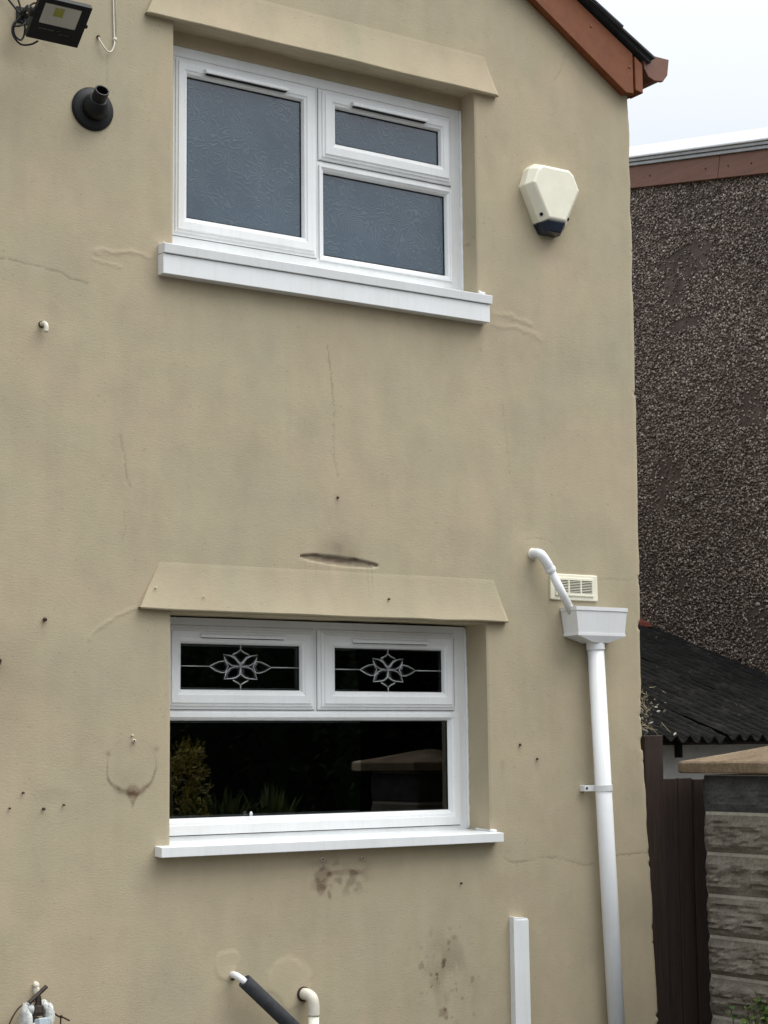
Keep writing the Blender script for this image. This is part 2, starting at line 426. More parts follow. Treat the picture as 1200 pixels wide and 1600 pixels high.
    for cx, cz, rx, rz in ((.165, .80, .045, .055), (.435, .72, .095, .085), (1.57, 2.40, .06, .03)):
        pale = np.maximum(pale, sstep(1.1, .8, np.hypot((x - cx) / rx, (z - cz) / rz) + (fbm(x * 14, z * 14, 3) - .5) * 1.1))
    pale = np.maximum(pale, .7 * sstep(.70, .82, n3) * sstep(.5, .6, n1))
    k = np.clip(k, 0, .78); brown = np.clip(brown, 0, 1)
    tone = np.stack([1 - k * (.96 - .02 * brown), 1 - k * (1.0 + .05 * brown), 1 - k * (1.0 + .09 * brown)], -1)
    tone *= (1 + .05 * pale)[..., None]
    return np.clip(tone, .08, 1.1)
def relief(x, z):
    y = (fbm(x * 1.6, z * 1.3, 3) - .5) * .015 + (fbm(x * 7, z * 8, 3) - .5) * .0014
    for pts, w, h in RIDGES:
        y -= .55 * h * np.exp(-(dist_poly(x + (fbm(x * 40, z * 40, 2) - .5) * .03, z + (fbm(x * 30 + 9, z * 30, 2) - .5) * .03, pts) / (w * .8)) ** 2)
    for cx, cz, rx, rz in ((.165, .80, .045, .055), (.435, .72, .095, .085)):
        y -= .0022 * sstep(1.1, .75, np.hypot((x - cx) / rx, (z - cz) / rz) + (fbm(x * 14, z * 14, 3) - .5) * 1.1)
    for pts, w, s in CRACKS:
        y += .0004 * np.exp(-(dist_poly(x, z, pts) / .004) ** 2)
    dx = (x - .652) / .176
    y += .006 * sstep(1.1, .6, np.abs(z - 2.262 + .010 * dx) / (.019 * np.sqrt(np.clip(1 - dx * dx, 0, 1)) + 1e-5)) * (np.abs(dx) < 1)
    # the wall is flat where frames and sills sit on it
    return y

def set_color(me, name, cols):
    a = me.color_attributes.new(name, 'FLOAT_COLOR', 'POINT')
    buf = np.ones((len(cols), 4), dtype=np.float32); buf[:, :3] = cols
    a.data.foreach_set('color', buf.ravel())
def np_mesh(name, V, F):
    me = bpy.data.meshes.new(name)
    me.vertices.add(len(V)); me.vertices.foreach_set('co', np.asarray(V, dtype=np.float32).ravel())
    k = F.shape[1]
    me.loops.add(F.size); me.loops.foreach_set('vertex_index', F.astype(np.int32).ravel())
    me.polygons.add(len(F)); me.polygons.foreach_set('loop_start', np.arange(0, F.size, k, dtype=np.int32))
    me.update(calc_edges=True); me.validate(); return me

def build_wall():
    STEP = .005
    xf = np.arange(-1.0, 2.155, STEP)
    zf = np.arange(.30, 4.90, STEP)
    ins_x = [o[0] for o in OPEN] + [o[1] for o in OPEN]; ins_z = [o[2] for o in OPEN] + [o[3] for o in OPEN]
    def insert(a, vals):
        for v in sorted(set(vals)):
            a = a[np.abs(a - v) > .0028]; a = np.sort(np.append(a, v))
        return a
    # u = nominal x; the last columns follow the uneven corner
    xs = np.concatenate([np.arange(-4.18, -1.0, .212), insert(xf, ins_x)])
    zs = np.concatenate([np.arange(0, .30, .1), insert(zf, ins_z), np.arange(4.95, 6.5, .1)])
    tail = np.array([.030, .022, .014, .008, .003, 0.])           # distance in from the corner
    tail_y = np.array([0, .0005, .002, .0055, .012, .020])
    nx = len(xs); NX = nx + len(tail); NZ = len(zs)
    X = np.zeros((NZ, NX)); Z = np.repeat(zs[:, None], NX, 1)
    X[:, :nx] = xs[None]
    cx = corner_x(zs) + (fbm(zs * 9, zs * 0 + 2, 4) - .5) * .012 + .006
    ch = sstep(.72, .86, fbm(zs * 16, zs * 0 + 31, 3)) * .010 + .012 * np.exp(-((zs - 1.70) / .07) ** 2) * fbm(zs * 60, zs * 0, 2)
    cx = cx - ch
    # squeeze: fine columns right of x=1.9 slide with the corner
    sq = sstep(1.9, 2.15, X[:, :nx]); X[:, :nx] += sq * ((cx - .040)[:, None] - 2.1505)
    X[:, nx:] = cx[:, None] - tail[None]
    Z = np.minimum(Z, rake(X))
    Y = relief(X, Z); Y[:, nx:] = Y[:, nx:] * .6 + tail_y[None]
    # keep the wall true around the openings and let arrises roll in slightly
    flat = np.zeros(X.shape); arris = np.zeros(X.shape)
    for x0, x1, z0, z1, d in OPEN:
        q = np.maximum(np.maximum(x0 - X, X - x1), np.maximum(z0 - Z, Z - z1))
        flat = np.maximum(flat, sstep(.16, .02, q))
        arris = np.maximum(arris, np.clip(1 - q / .006, 0, 1) * (q > -.0001))
    Y = Y * (1 - flat) + .004 * arris
    V = np.stack([X, Y, Z], -1).reshape(-1, 3)
    idx = np.arange(NZ * NX).reshape(NZ, NX)
    F = np.stack([idx[:-1, :-1], idx[:-1, 1:], idx[1:, 1:], idx[1:, :-1]], -1).reshape(-1, 4)
    c = V[F].mean(1)
    keep = (V[F][:, :, 2].max(1) - V[F][:, :, 2].min(1)) > 1e-5
    for x0, x1, z0, z1, d in OPEN:
        keep &= ~((c[:, 0] > x0) & (c[:, 0] < x1) & (c[:, 2] > z0) & (c[:, 2] < z1))
    F = F[keep]
    parts_v, parts_f = [V], [F]; base = len(V)
    def strip(G):                                 # G: (a,b,3) grid
        nonlocal base
        a, b = G.shape[:2]; i = np.arange(a * b).reshape(a, b) + base
        parts_v.append(G.reshape(-1, 3)); parts_f.append(np.stack([i[:-1, :-1], i[:-1, 1:], i[1:, 1:], i[1:, :-1]], -1).reshape(-1, 4)); base += a * b
    # reveals of both openings
    for x0, x1, z0, z1, d in OPEN:
        dep = np.array([.0, .006, .014, .03, .06, .10, .15, .24])
        for xx, sgn in ((x0, 1), (x1, -1)):
            zz = np.linspace(z0, z1, 80)
            G = np.zeros((80, len(dep), 3)); G[..., 2] = zz[:, None]; G[..., 1] = dep[None] + .0039
            wob = (fbm(zz * 5, zz * 0 + x1, 3) - .5) * .010
            G[..., 0] = xx + wob[:, None] * np.minimum(1, dep / .05)[None] * sstep(0, .1, z1 - zz)[:, None]
            strip(G)
        xx = np.linspace(x0, x1, 100)
        for zz_, s in ((z1, 1), (z0, -1)):
            G = np.zeros((100, len(dep), 3)); G[..., 0] = xx[:, None]; G[..., 1] = dep[None] + .0039
            wob = (fbm(xx * 5, xx * 0 + zz_, 3) - .5) * .008
            G[..., 2] = zz_ + wob[:, None] * np.minimum(1, dep / .05)[None]
            strip(G)
    # side wall round the corner, left side wall, back
    yy = np.concatenate([[.020], np.linspace(.06, 7.0, 40)]); zz = zs[::8]
    G = np.zeros((len(zz), len(yy), 3)); G[..., 0] = cx[::8][:, None]; G[..., 1] = yy[None] ; G[..., 2] = np.minimum(zz, rake(np.array(2.17)))[:, None]
    G[:, 0, 1] = Y[::8, -1]
    strip(G)
    G = np.zeros((12, 12, 3)); G[..., 0] = -4.18; G[..., 1] = np.linspace(0, 7, 12)[None]; G[..., 2] = np.linspace(0, float(rake(np.array(-4.18))), 12)[:, None]
    strip(G)
    V = np.concatenate(parts_v); F = np.concatenate(parts_f)
    me = np_mesh('wall', V, F)
    set_color(me, 'stain', stain(V[:, 0], V[:, 2] + V[:, 1] * .5))
    return link_mesh('wall', me, M['render'], house, smooth=True)
wall = build_wall()

def near_open(X, Z):
    f_ = np.zeros(X.shape)
    for x0, x1, z0, z1, d in OPEN:
        f_ = np.maximum(f_, sstep(.16, .02, np.maximum(np.maximum(x0 - X, X - x1), np.maximum(z0 - Z, Z - z1))))
    return f_
# hood mouldings: proud at the bottom, dying back into the wall at the top
def build_hood(zb, xl, xr, xlt, xrt, h, proud):
    nu, nv = 340, 46
    u = np.linspace(0, 1, nu); v = np.linspace(0, 1, nv)
    U, Vv = np.meshgrid(u, v)
    left = xl + (xlt - xl) * Vv; right = xr + (xrt - xr) * Vv
    X = left + (right - left) * U
    Z = zb + h * Vv + (fbm(X * 3, X * 0 + zb, 3) - .5) * .010 * (1 - Vv)
    edge = np.minimum(1, np.minimum(U, 1 - U) * (right - left) / .012)
    Y = -(proud * (1 - Vv) ** 1.7 * (.78 + .22 * edge)) + .0018 * sstep(.8, 1, Vv) + relief(X, Z) * (1 - near_open(X, Z)) * sstep(0, .25, Vv)
    G = np.stack([X, Y, Z], -1)
    V = [G.reshape(-1, 3)]; i = np.arange(nu * nv).reshape(nv, nu)
    F = [np.stack([i[:-1, :-1], i[:-1, 1:], i[1:, 1:], i[1:, :-1]], -1).reshape(-1, 4)]
    base = nu * nv
    # rounded lower arris and underside running back into the wall
    rows = [G[0]]
    for dz, ty in ((-.004, .02), (-.006, .10), (-.005, .4), (0.0, 1.0)):
        r = G[0].copy(); r[:, 1] = r[:, 1] * (1 - ty) + .012 * ty; r[:, 2] += dz; rows.append(r)
    B = np.stack(rows); b = len(rows); j = np.arange(b * nu).reshape(b, nu) + base
    V.append(B.reshape(-1, 3)); F.append(np.stack([j[:-1, :-1], j[1:, :-1], j[1:, 1:], j[:-1, 1:]], -1).reshape(-1, 4)); base += b * nu
    for col in (0, -1):                           # splayed ends
        E = np.stack([G[:, col], G[:, col] * 1.0]); E[1, :, 1] = .015
        j = np.arange(2 * nv).reshape(2, nv) + base
        V.append(E.reshape(-1, 3)); F.append(np.stack([j[:-1, :-1], j[:-1, 1:], j[1:, 1:], j[1:, :-1]], -1).reshape(-1, 4)); base += 2 * nv
    V = np.concatenate(V); F = np.concatenate(F)
    me = np_mesh('hood_moulding', V, F)
    set_color(me, 'stain', stain(V[:, 0], V[:, 2]))
    return link_mesh('hood_moulding', me, M['render'], house, smooth=True)
build_hood(2.055, -.190, 1.438, -.095, 1.375, .190, .029)
build_hood(4.256, -.180, 1.440, -.095, 1.380, .190, .030)

# ------------------------------------------------------------------ windows
CAS = [(0, .030), (0, .016), (.05, .0125), (.16, .0115), (.19, .006), (.30, .0045), (.34, 0), (.72, 0), (.78, .0035), (.90, .0055), (.955, .012), (1.0, .019), (1.0, .034)]
BEAD = [(0, .0), (.0, -.006), (.30, -.006), (.42, -.002), (.70, .002), (.85, .008), (1.0, .016), (1.0, .03)]
def casement(win, x0, x1, z0, z1, g, yf):
    w = (g[0] - x0, x1 - g[1], g[2] - z0, z1 - g[3])
    MB().ring(x0 - .0008, x1 + .0008, z0 - .0016, z1 + .0004, [(0, yf + .0182), (0, yf + .0168), (1, yf + .0168), (1, yf + .0182)], (.012,) * 4).build('seal', M['rubber'], win)
    return MB().ring(x0, x1, z0, z1, [(t, yf + y) for t, y in CAS], w).build('casement', M['upvc'], win)
def gasket(win, g, y):
    MB().ring(g[0] - .001, g[1] + .001, g[2] - .001, g[3] + .001, [(0, y), (1, y - .001), (1, y + .006)], (.004, .004, .004, .0055)).build('gasket', M['rubber'], win)
def pane(win, g, y, mat, t=.006):
    return MB().box(g[0] - .006, g[1] + .006, y, y + t, g[2] - .006, g[3] + .006).build('pane', mat, win)
def vent(win, x0, x1, zc, yf, proj, hh):
    m = MB().prism_x([(yf - .001, zc + hh), (yf - proj * .75, zc + hh * .75), (yf - proj, zc + hh * .2), (yf - proj, zc - hh * .8), (yf - proj * .82, zc - hh), (yf - .001, zc - hh * .45)], x0, x1)
    v = m.build('trickle_vent', M['upvc'], win, bevel=.001)
    MB().box(x0 + .006, x1 - .006, yf - proj * .7, yf - .0006, zc - hh - .0022, zc - hh * .9).build('vent_slot_shade', M['rubber'], win)  # black strip stands for the slot and the shade under the vent
    return v
def sealant(win, pts, r=.006):
    path = []
    for i in range(len(pts) - 1):
        a, b = Vector(pts[i]), Vector(pts[i + 1]); n = max(2, int((b - a).length / .02))
        for k in range(n): path.append(a.lerp(b, k / n))
    path.append(Vector(pts[-1]))
    rs = [r * random.uniform(.75, 1.3) for _ in path]
    MB().tube(path, rs, 6).build('sealant_bead', M['upvc'], win, smooth=True)

# --- upper window
x0, x1, z0, z1, d = OPEN[0]
fr = MB().ring(x0 - .01, x1 + .002, 3.40, 4.215, [(0, .19), (0, d), (.93, d), (1, d + .008), (1, .19)], (.066, .058, .075, .05))
fr.box(.606, .655, d + .0012, .17, 3.44, 4.18); fr.box(.655, 1.28, d + .0021, .17, 3.845, 3.885)
win_up = fr.build('window', M['upvc'], house, bevel=.0015)
win_up['label'] = 'upper white window with patterned obscure glass'
hs = MB().box(x0, x1, d - .006, d + .05, 4.208, 4.268).build('head_strip', M['render'], win_up)
set_color(hs.data, 'stain', np.ones((len(hs.data.vertices), 3)))
gL = (.049, .554, 3.541, 4.095); gR = (.712, 1.217, 3.950, 4.096); gF = (.661, 1.252, 3.489, 3.826)
casement(win_up, -.014, .621, 3.466, 4.166, gL, d - .018)
casement(win_up, .631, 1.278, 3.870, 4.166, gR, d - .018)
MB().ring(.634, 1.276, 3.462, 3.851, [(t, d + y) for t, y in BEAD], (.027, .024, .027, .025)).build('glazing_bead', M['upvc'], win_up)
for g, y in ((gL, d + .004), (gR, d + .004), (gF, d + .018)):
    gasket(win_up, g, y - .002); pane(win_up, g, y + .001, M['obscure'])
vent(win_up, .112, .477, 4.120, d - .018, .022, .010); vent(win_up, .776, 1.140, 4.121, d - .018, .022, .010)
sill = MB()
sill.prism_x([(-.054, 3.381), (.125, 3.408), (.125, 3.365), (-.040, 3.346), (-.050, 3.346)], -.119, 1.366)
sill.prism_x([(-.043, 3.344), (.004, 3.349), (.004, 3.270), (-.043, 3.270)], -.119, 1.358)
s = sill.build('sill', M['upvc'], win_up, bevel=.002)
sealant(win_up, [(x1 - .001, d - .003, 3.41), (x1 - .001, d - .004, 4.205)], .0065)
sealant(win_up, [(-.10, .006, 3.398), (x0 - .002, .012, 3.402)], .008)
sealant(win_up, [(1.334, .004, 3.402), (1.36, -.004, 3.395)], .010)

# --- lower window
x0, x1, z0, z1, d = OPEN[1]
fr = MB().ring(x0 - .01, x1 + .002, 1.218, 2.040, [(0, .23), (0, d), (.93, d), (1, d + .008), (1, .23)], (.066, .062, .05, .05))
fr.box(.604, .655, d + .0012, .21, 1.70, 2.03); fr.box(-.02, 1.29, d + .0021, .21, 1.672, 1.72)
win_lo = fr.build('window', M['upvc'], house, bevel=.0015)
win_lo['label'] = 'lower white window with leaded flower top lights'
gA = (.053, .558, 1.776, 1.944); gB = (.717, 1.222, 1.775, 1.942); gM = (-.003, 1.255, 1.311, 1.663)
casement(win_lo, -.012, .622, 1.703, 2.012, gA, d - .018)
casement(win_lo, .636, 1.280, 1.703, 2.012, gB, d - .018)
MB().ring(-.030, 1.302, 1.2505, 1.690, [(t, d + y) for t, y in ((0, .02), (0, -.007), (.55, -.007), (.60, -.003), (.74, -.001), (.82, .004), (1.0, .014), (1.0, .03))], (.027, .047, .060, .027)).build('glazing_bead', M['upvc'], win_lo)
for g, y in ((gA, d + .004), (gB, d + .004), (gM, d + .016)):
    gasket(win_lo, g, y - .002); pane(win_lo, g, y + .001, M['glass'], .004)
    # inner pane and spacer bar of the sealed unit
    MB().ring(g[0] - .004, g[1] + .004, g[2] - .004, g[3] + .004, [(0, y + .009), (1, y + .009), (1, y + .021), (0, y + .021)], (.012, .012, .012, .012)).build('spacer_bar', M['alu'], win_lo)
vent(win_lo, .123, .480, 1.974, d - .018, .013, .008); vent(win_lo, .783, 1.141, 1.970, d - .018, .013, .008)
MB().box(-.029, 1.3015, d - .0015, d + .004, 1.2474, 1.2502).build('seal', M['rubber'], win_lo)
sl = MB().prism_x([(-.052, 1.2215), (.02, 1.226), (.165, 1.232), (.165, 1.20), (-.040, 1.186), (-.052, 1.186)], -.117, 1.3705)
sl.build('sill', M['upvc'], win_lo, bevel=.002)
sealant(win_lo, [(x1 - .002, d - .003, 1.235), (x1 - .001, d - .004, 1.6), (x1 - .004, d - .003, 2.035)], .007)
sealant(win_lo, [(1.345, .10, 1.232), (1.349, .0, 1.229), (1.368, -.006, 1.226)], .006)
MB().lathe((.345, d - .004, 1.312), (0, 0, 1), [(0, .005), (.008, .006), (.016, .003)], 10).build('sealant_bead', M['upvc'], win_lo, smooth=True)

# leaded flower in each top light: raised bevelled petals with lead cames round them
def flower(win, cx, cz, g, y):
    sx, sz = .000548, .00044
    half = [
        [(-240, 4), (-205, 26), (-165, 46), (-120, 54), (-112, 38), (-96, 8), (-118, -44), (-150, -46), (-190, -30)],        # side
        [(0, 10), (-14, 34), (-42, 72), (-80, 98), (-132, 108), (-124, 72), (-104, 38), (-68, 14)],                          # upper diagonal
        [(0, 4), (-48, 4), (-84, -10), (-112, -44), (-128, -100), (-70, -96), (-34, -84), (-8, -60)],                        # lower diagonal
    ]
    polys = [[(x * sx, z * sz) for x, z in p] for p in half]
    polys += [[(-x, z) for x, z in reversed(p)] for p in polys]
    top = [(0, 150), (-24, 128), (-58, 112), (-70, 100), (-46, 86), (-16, 46), (0, 34), (16, 46), (46, 86), (70, 100), (58, 112), (24, 128)]
    bot = [(0, -150), (-24, -130), (-56, -112), (-64, -98), (-34, -86), (-8, -64), (0, -58), (8, -64), (34, -86), (64, -98), (56, -112), (24, -130)]
    polys += [[(x * sx, z * sz) for x, z in p] for p in (top, bot)]
    came = MB()
    def run(pts, r=.0021):
        came.tube([(cx + a, y - .002, cz + b) for a, b in pts], r, 6)
    for p in polys:
        mx = sum(a for a, b in p) / len(p); mz = sum(b for a, b in p) / len(p)
        ins = [(mx + (a - mx) * .66, mz + (b - mz) * .66) for a, b in p]
        m = MB().loops([[(cx + a, y - .0005, cz + b) for a, b in p], [(cx + a, y - .0045, cz + b) for a, b in ins]], False, False)
        m.build('petal', M['bevel'], win)
        run(p + [p[0]])
    for x_a, x_b in ((g[0] - cx, -240 * sx), (240 * sx, g[1] - cx)):
        run([(x_a, 0.002), (x_b, 0.002)], .0022)
    run([(0, 150 * sz), (0, g[3] - cz)]); run([(0, -150 * sz), (0, g[2] - cz)]); run([(0, 34 * sz), (0, -58 * sz)])
    came.build('lead_came', M['lead'], win, smooth=True)
nb = N('bevelled_glass'); nb.base((.035, .04, .04)); nb.set(Roughness=.15, IOR=1.7, Specular_IOR_Level=.5, Alpha=.6); M['bevel'] = nb.m
flower(win_lo, .305, 1.860, gA, d + .0045)
flower(win_lo, .966, 1.858, gB, d + .0045)

# rooms behind the glass
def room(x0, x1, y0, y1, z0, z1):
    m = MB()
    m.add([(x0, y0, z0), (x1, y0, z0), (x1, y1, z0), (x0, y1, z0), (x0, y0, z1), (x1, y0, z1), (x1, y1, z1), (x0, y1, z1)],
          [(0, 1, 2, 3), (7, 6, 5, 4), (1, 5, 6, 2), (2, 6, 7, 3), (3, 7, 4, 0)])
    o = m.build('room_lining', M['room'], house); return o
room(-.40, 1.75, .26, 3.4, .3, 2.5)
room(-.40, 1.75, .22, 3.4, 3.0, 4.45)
MB().box(1.262, 1.275, .235, .40, 1.23, 2.03).build('inner_reveal', M['upvc'], win_lo)
for bx in (1.155, 1.188):
    MB().tube([(bx, .30, 2.02), (bx + .002, .30, 1.53)], .0012, 5).build('blind_cord', M['old_pipe'], win_lo)

# ------------------------------------------------------------------ verge, slates and gutter
SL = -.61
def zb(x): return 4.7115 - .6215 * (x - 1.625)       # lower edge of the bargeboard
def zt(x): return 4.764 - .5685 * (x - 1.859)        # upper edge
apx = -1.0
MB().prism_y([(2.128, zb(2.128)), (2.171, zb(2.128) + .004), (2.171, zt(2.171)), (apx, zt(apx)), (apx, zb(apx))], -.047, -.018).build('bargeboard', M['brown'], house, bevel=.003)
MB().prism_y([(-4.13, zb(2.128)), (-4.171, zb(2.128) + .004), (-4.171, zt(2.171)), (apx - .003, zt(apx)), (apx - .003, zb(apx))], -.047, -.018).build('bargeboard', M['brown'], house, bevel=.003)
MB().prism_y([(2.178, 4.420), (2.221, 4.412), (2.2215, 4.545), (2.178, 4.575)], -.052, .03).build('box_end', M['brown'], house, bevel=.002)
MB().prism_y([(2.133, zb(2.133) + .006), (2.218, 4.418), (2.218, 4.433), (apx, zb(apx) + .04), (apx, zb(apx) + .02)], -.019, .015).build('soffit', M['brown'], house, bevel=.001)
MB().prism_x([(.031, 4.425), (7.0, 4.425), (7.0, 4.57), (.031, 4.57)], 2.2, 2.2195).build('fascia', M['brown'], house)
MB().prism_x([(.016, 4.418), (7.0, 4.418), (7.0, 4.4245), (.016, 4.4245)], 2.12, 2.2195).build('soffit', M['brown'], house)
for q, (bx, bz) in enumerate(((1.935, 4.66), (2.15, 4.52), (1.70, 4.80))):
    MB().lathe((bx, -.047, bz), (0, -1, 0), [(0, .006), (.003, .005), (.004, .002)], 10).build('nail_head', M['brown_p'], house)
# slates, laid course by course up the verge
sl_dir = Vector((-1, 0, .5685)).normalized(); sl_n = Vector((.5685, 0, 1)).normalized()
edge0 = Vector((2.262, 0, 4.556))
slate_me = {}
for side in (1, -1):
    for c in range(17):
        for r in range(14 if c < 9 else 4):
            w = .30; y0 = -.075 + r * .303 - (0 if c % 2 == 0 or r == 0 else .15)
            y1 = y0 + w - (0.15 if (c % 2 == 1 and r == 0) else 0)
            if r == 0: y0 -= random.uniform(0, .012)
            if c > 3 and r > 8: continue
            lo = edge0 + sl_dir * (c * .215 + random.uniform(-.004, .004)) + sl_n * (.020 + random.uniform(0, .004)); hi = lo + sl_dir * .44 - sl_n * .017
            t = sl_n * .009
            a = [lo, hi, hi + t, lo + t]
            if side < 0: a = [Vector((-2.0 - p.x, p.y, p.z)) for p in a]
            m = MB(); m.loops([[(p.x, y0, p.z) for p in a], [(p.x, y1, p.z) for p in a]])
            m.build('slate', M['slate'], house)
# mortar bedding under the verge slates
for side in (1, -1):
    a = [edge0 + sl_n * .002, edge0 + sl_dir * 3.75 + sl_n * .002, edge0 + sl_dir * 3.75 + sl_n * .018, edge0 + sl_n * .018]
    if side < 0: a = [Vector((-2.0 - p.x, 0, p.z)) for p in a]
    MB().loops([[(p.x, -.060, p.z) for p in a], [(p.x, 6.9, p.z) for p in a]]).build('roof_bedding', M['slate'], house)
# gutter with a stop end facing the yard
gp = [(2.240, 4.600), (2.236, 4.540), (2.255, 4.505), (2.300, 4.492), (2.345, 4.500), (2.372, 4.535), (2.378, 4.585), (2.384, 4.605)]
gi = [(x * .9 + .231, z + .006 if i in (2, 3, 4, 5) else z) for i, (x, z) in enumerate(gp)]
gut = MB().loops([[(x, -.03, z) for x, z in gp + gi[::-1]], [(x, 7.0, z) for x, z in gp + gi[::-1]]])
gut.build('gutter', M['brown_p'], house, bevel=.001)
se = [(2.283, 4.606), (2.305, 4.552), (2.318, 4.546), (2.392, 4.543), (2.408, 4.562), (2.411, 4.610)]
MB().prism_y([(2.236, 4.605), (2.240, 4.535), (2.262, 4.500), (2.300, 4.488), (2.350, 4.495), (2.378, 4.530), (2.390, 4.607)], -.044, -.028).build('gutter_stop_end', M['brown_p'], house, bevel=.003)
MB().lathe((2.31, .25, 4.495), (0, 0, -1), [(0, .04), (.05, .038)], 16).build('gutter_outlet', M['black'], house)

# fixings left in the wall
for i, (sx_, sz_, r, mat) in enumerate([(.641, 2.507, .006, 'screw'), (-.542, 2.005, .009, 'screw'), (-.610, 1.421, .0045, 'screw'), (-.536, 1.366, .006, 'screw'),
        (-.657, 1.371, .004, 'screw'), (1.495, 1.565, .006, 'screw'), (1.581, 1.508, .005, 'screw'), (.862, 2.126, .005, 'screw'), (1.193, 1.035, .005, 'screw'),
        (-.463, 1.377, .004, 'screw'), (.563, 1.152, .009, 'old_pipe'), (.739, 1.150, .008, 'old_pipe'), (-.204, 1.591, .008, 'old_pipe'), (-.21, 1.61, .004, 'old_pipe'), (-.13, 2.13, .004, 'old_pipe'), (.06, 2.105, .003, 'old_pipe')]):
    r *= .8
    yb = -.030 * max(0, 1 - (sz_ - 2.055) / .19) ** 1.7 - .001 if 2.053 < sz_ < 2.245 else 0
    m = MB().lathe((sx_, yb + .012, sz_), (0.1, -1, -.1), [(0, r * .7), (.012, r * .75), (.016, r), (.021, r * .9), (.023, r * .4)], 9)
    m.build('screw' if mat == 'screw' else 'wall_plug', M[mat], house)
    if mat == 'old_pipe' and r > .006:
        MB().lathe((sx_, yb - .010, sz_ - .001), (0.1, -1, -.1), [(0, r * .5), (.0025, r * .5)], 8).build('screw', M['screw'], house)

# ------------------------------------------------------------------ things fixed to the wall
# alarm bell box
al = thing('alarm_box', (1.697, 0, 3.72), 'cream shield shaped alarm box with navy base high on the wall', 'alarm')
cx = 1.697
back = [(-.090, 3.985), (.090, 3.985), (.118, 3.960), (.143, 3.885), (.070, 3.735), (-.070, 3.735), (-.143, 3.885), (-.118, 3.960)]
front = [(-.072, 3.974), (.072, 3.974), (.096, 3.955), (.124, 3.893), (.047, 3.745), (-.047, 3.745), (-.124, 3.893), (-.096, 3.955)]
bd = MB().loops([[(cx + a, .012, b) for a, b in back], [(cx + a, -.040, b) for a, b in back], [(cx + a * 1.0, -.072, b) for a, b in front], [(cx + a * .92, -.078, 3.86 + (b - 3.86) * .93) for a, b in front]])
bd.build('cover', M['cream'], al, bevel=.004, seg=3)
nl = [[(cx + a, y, b) for a, y, b in ((-.071, .010, 3.7335), (.071, .010, 3.7335), (.071, -.040, 3.7335), (.045, -.074, 3.7435), (-.045, -.074, 3.7435), (-.071, -.040, 3.7335))],
      [(cx + a, y, b) for a, y, b in ((-.045, .010, 3.695), (.045, .010, 3.695), (.045, -.034, 3.693), (.030, -.060, 3.698), (-.030, -.060, 3.698), (-.045, -.034, 3.693))]]
MB().loops(nl).build('base_lens', M['navy'], al, bevel=.004)
for sgn in (-1, 1):
    MB().lathe((cx + sgn * .071, -.057, 3.765), (sgn * .55, -.75, -.3), [(0, .0075), (.004, .0075), (.004, .0045), (.001, .004)], 14).build('screw_recess', M['black'], al)

# floodlight with its bracket
fl = thing('floodlight', (-.60, 0, 4.10), 'black slim floodlight tilted down at the top left of the wall', 'floodlight')
o0 = Vector((-.690, -.250, 4.111)); ux = Vector((1, 0, 0)); dn = Vector((0, .128, -.099)).normalized(); nn = Vector((0, -.099, -.128)).normalized()
W_, H_ = .192, .163
def fp(u, v, h): return o0 + ux * (u * W_) + dn * (v * H_) + nn * h
def fbox(mb, u0, u1, v0, v1, h0, h1):
    mb.loops([[fp(u0, v0, h0), fp(u1, v0, h0), fp(u1, v1, h0), fp(u0, v1, h0)], [fp(u0, v0, h1), fp(u1, v0, h1), fp(u1, v1, h1), fp(u0, v1, h1)]]); return mb
fr_ = MB()
outer = [fp(0, 0, 0), fp(1, 0, 0), fp(1, 1, 0), fp(0, 1, 0)]
lensr = [fp(.13, .12, 0), fp(.83, .12, 0), fp(.83, .60, 0), fp(.13, .60, 0)]
fr_.loops([[fp(.04, .04, -.030), fp(.96, .04, -.030), fp(.96, .96, -.030), fp(.04, .96, -.030)], [p - nn * .024 for p in outer], outer, [p for p in lensr], [p - nn * .004 for p in lensr]], True, False)
fr_.build('housing', M['black'], fl, bevel=.002)
cen = fp(.46, .33, -.016)
rf = MB(); rim = [p - nn * .0035 for p in lensr]; sq = [cen + ux * a + dn * b for a, b in ((-.017, -.016), (.017, -.016), (.017, .016), (-.017, .016))]
rf.loops([rim, sq], False, False); rf.build('reflector', M['chrome'], fl)
MB().loops([sq, [p + nn * .002 for p in sq]]).build('light_chip', M['led'], fl)
MB().loops([[p - nn * .003 for p in lensr], [p - nn * .0012 for p in lensr]]).build('lens', M['lens'], fl)
for u0, u1, v0, v1 in ((.16, .20, .705, .725), (.215, .235, .705, .725), (.25, .30, .705, .727), (.31, .335, .705, .725), (.345, .40, .707, .727), (.41, .45, .705, .725), (.52, .58, .70, .71), (.56, .64, .765, .775), (.66, .76, .765, .772)):
    fbox(MB(), u0, u1, v0, v1, .0002, .0008).build('worn_print', M['grey_print'], fl)
br = MB(); br.tube([fp(-.03, .5, -.012), fp(-.03, .5, -.06), (-.665, -.03, 4.14), (-.64, .0, 4.14)], .009, 6); br.tube([fp(1.03, .5, -.012), fp(1.03, .5, -.06), (-.535, -.03, 4.14), (-.56, .0, 4.14)], .009, 6)
br.box(-.68, -.52, -.006, .01, 4.11, 4.17); br.build('bracket', M['black'], fl, bevel=.002)
MB().lathe(fp(-.005, .42, -.012), (-1, 0, 0), [(0, .016), (.012, .016), (.016, .010)], 12).build('bracket_knob', M['black'], fl)
cb = thing('cable_coil', (-.69, 0, 4.06), 'black cable tied in a loose coil beside the floodlight', 'cable')
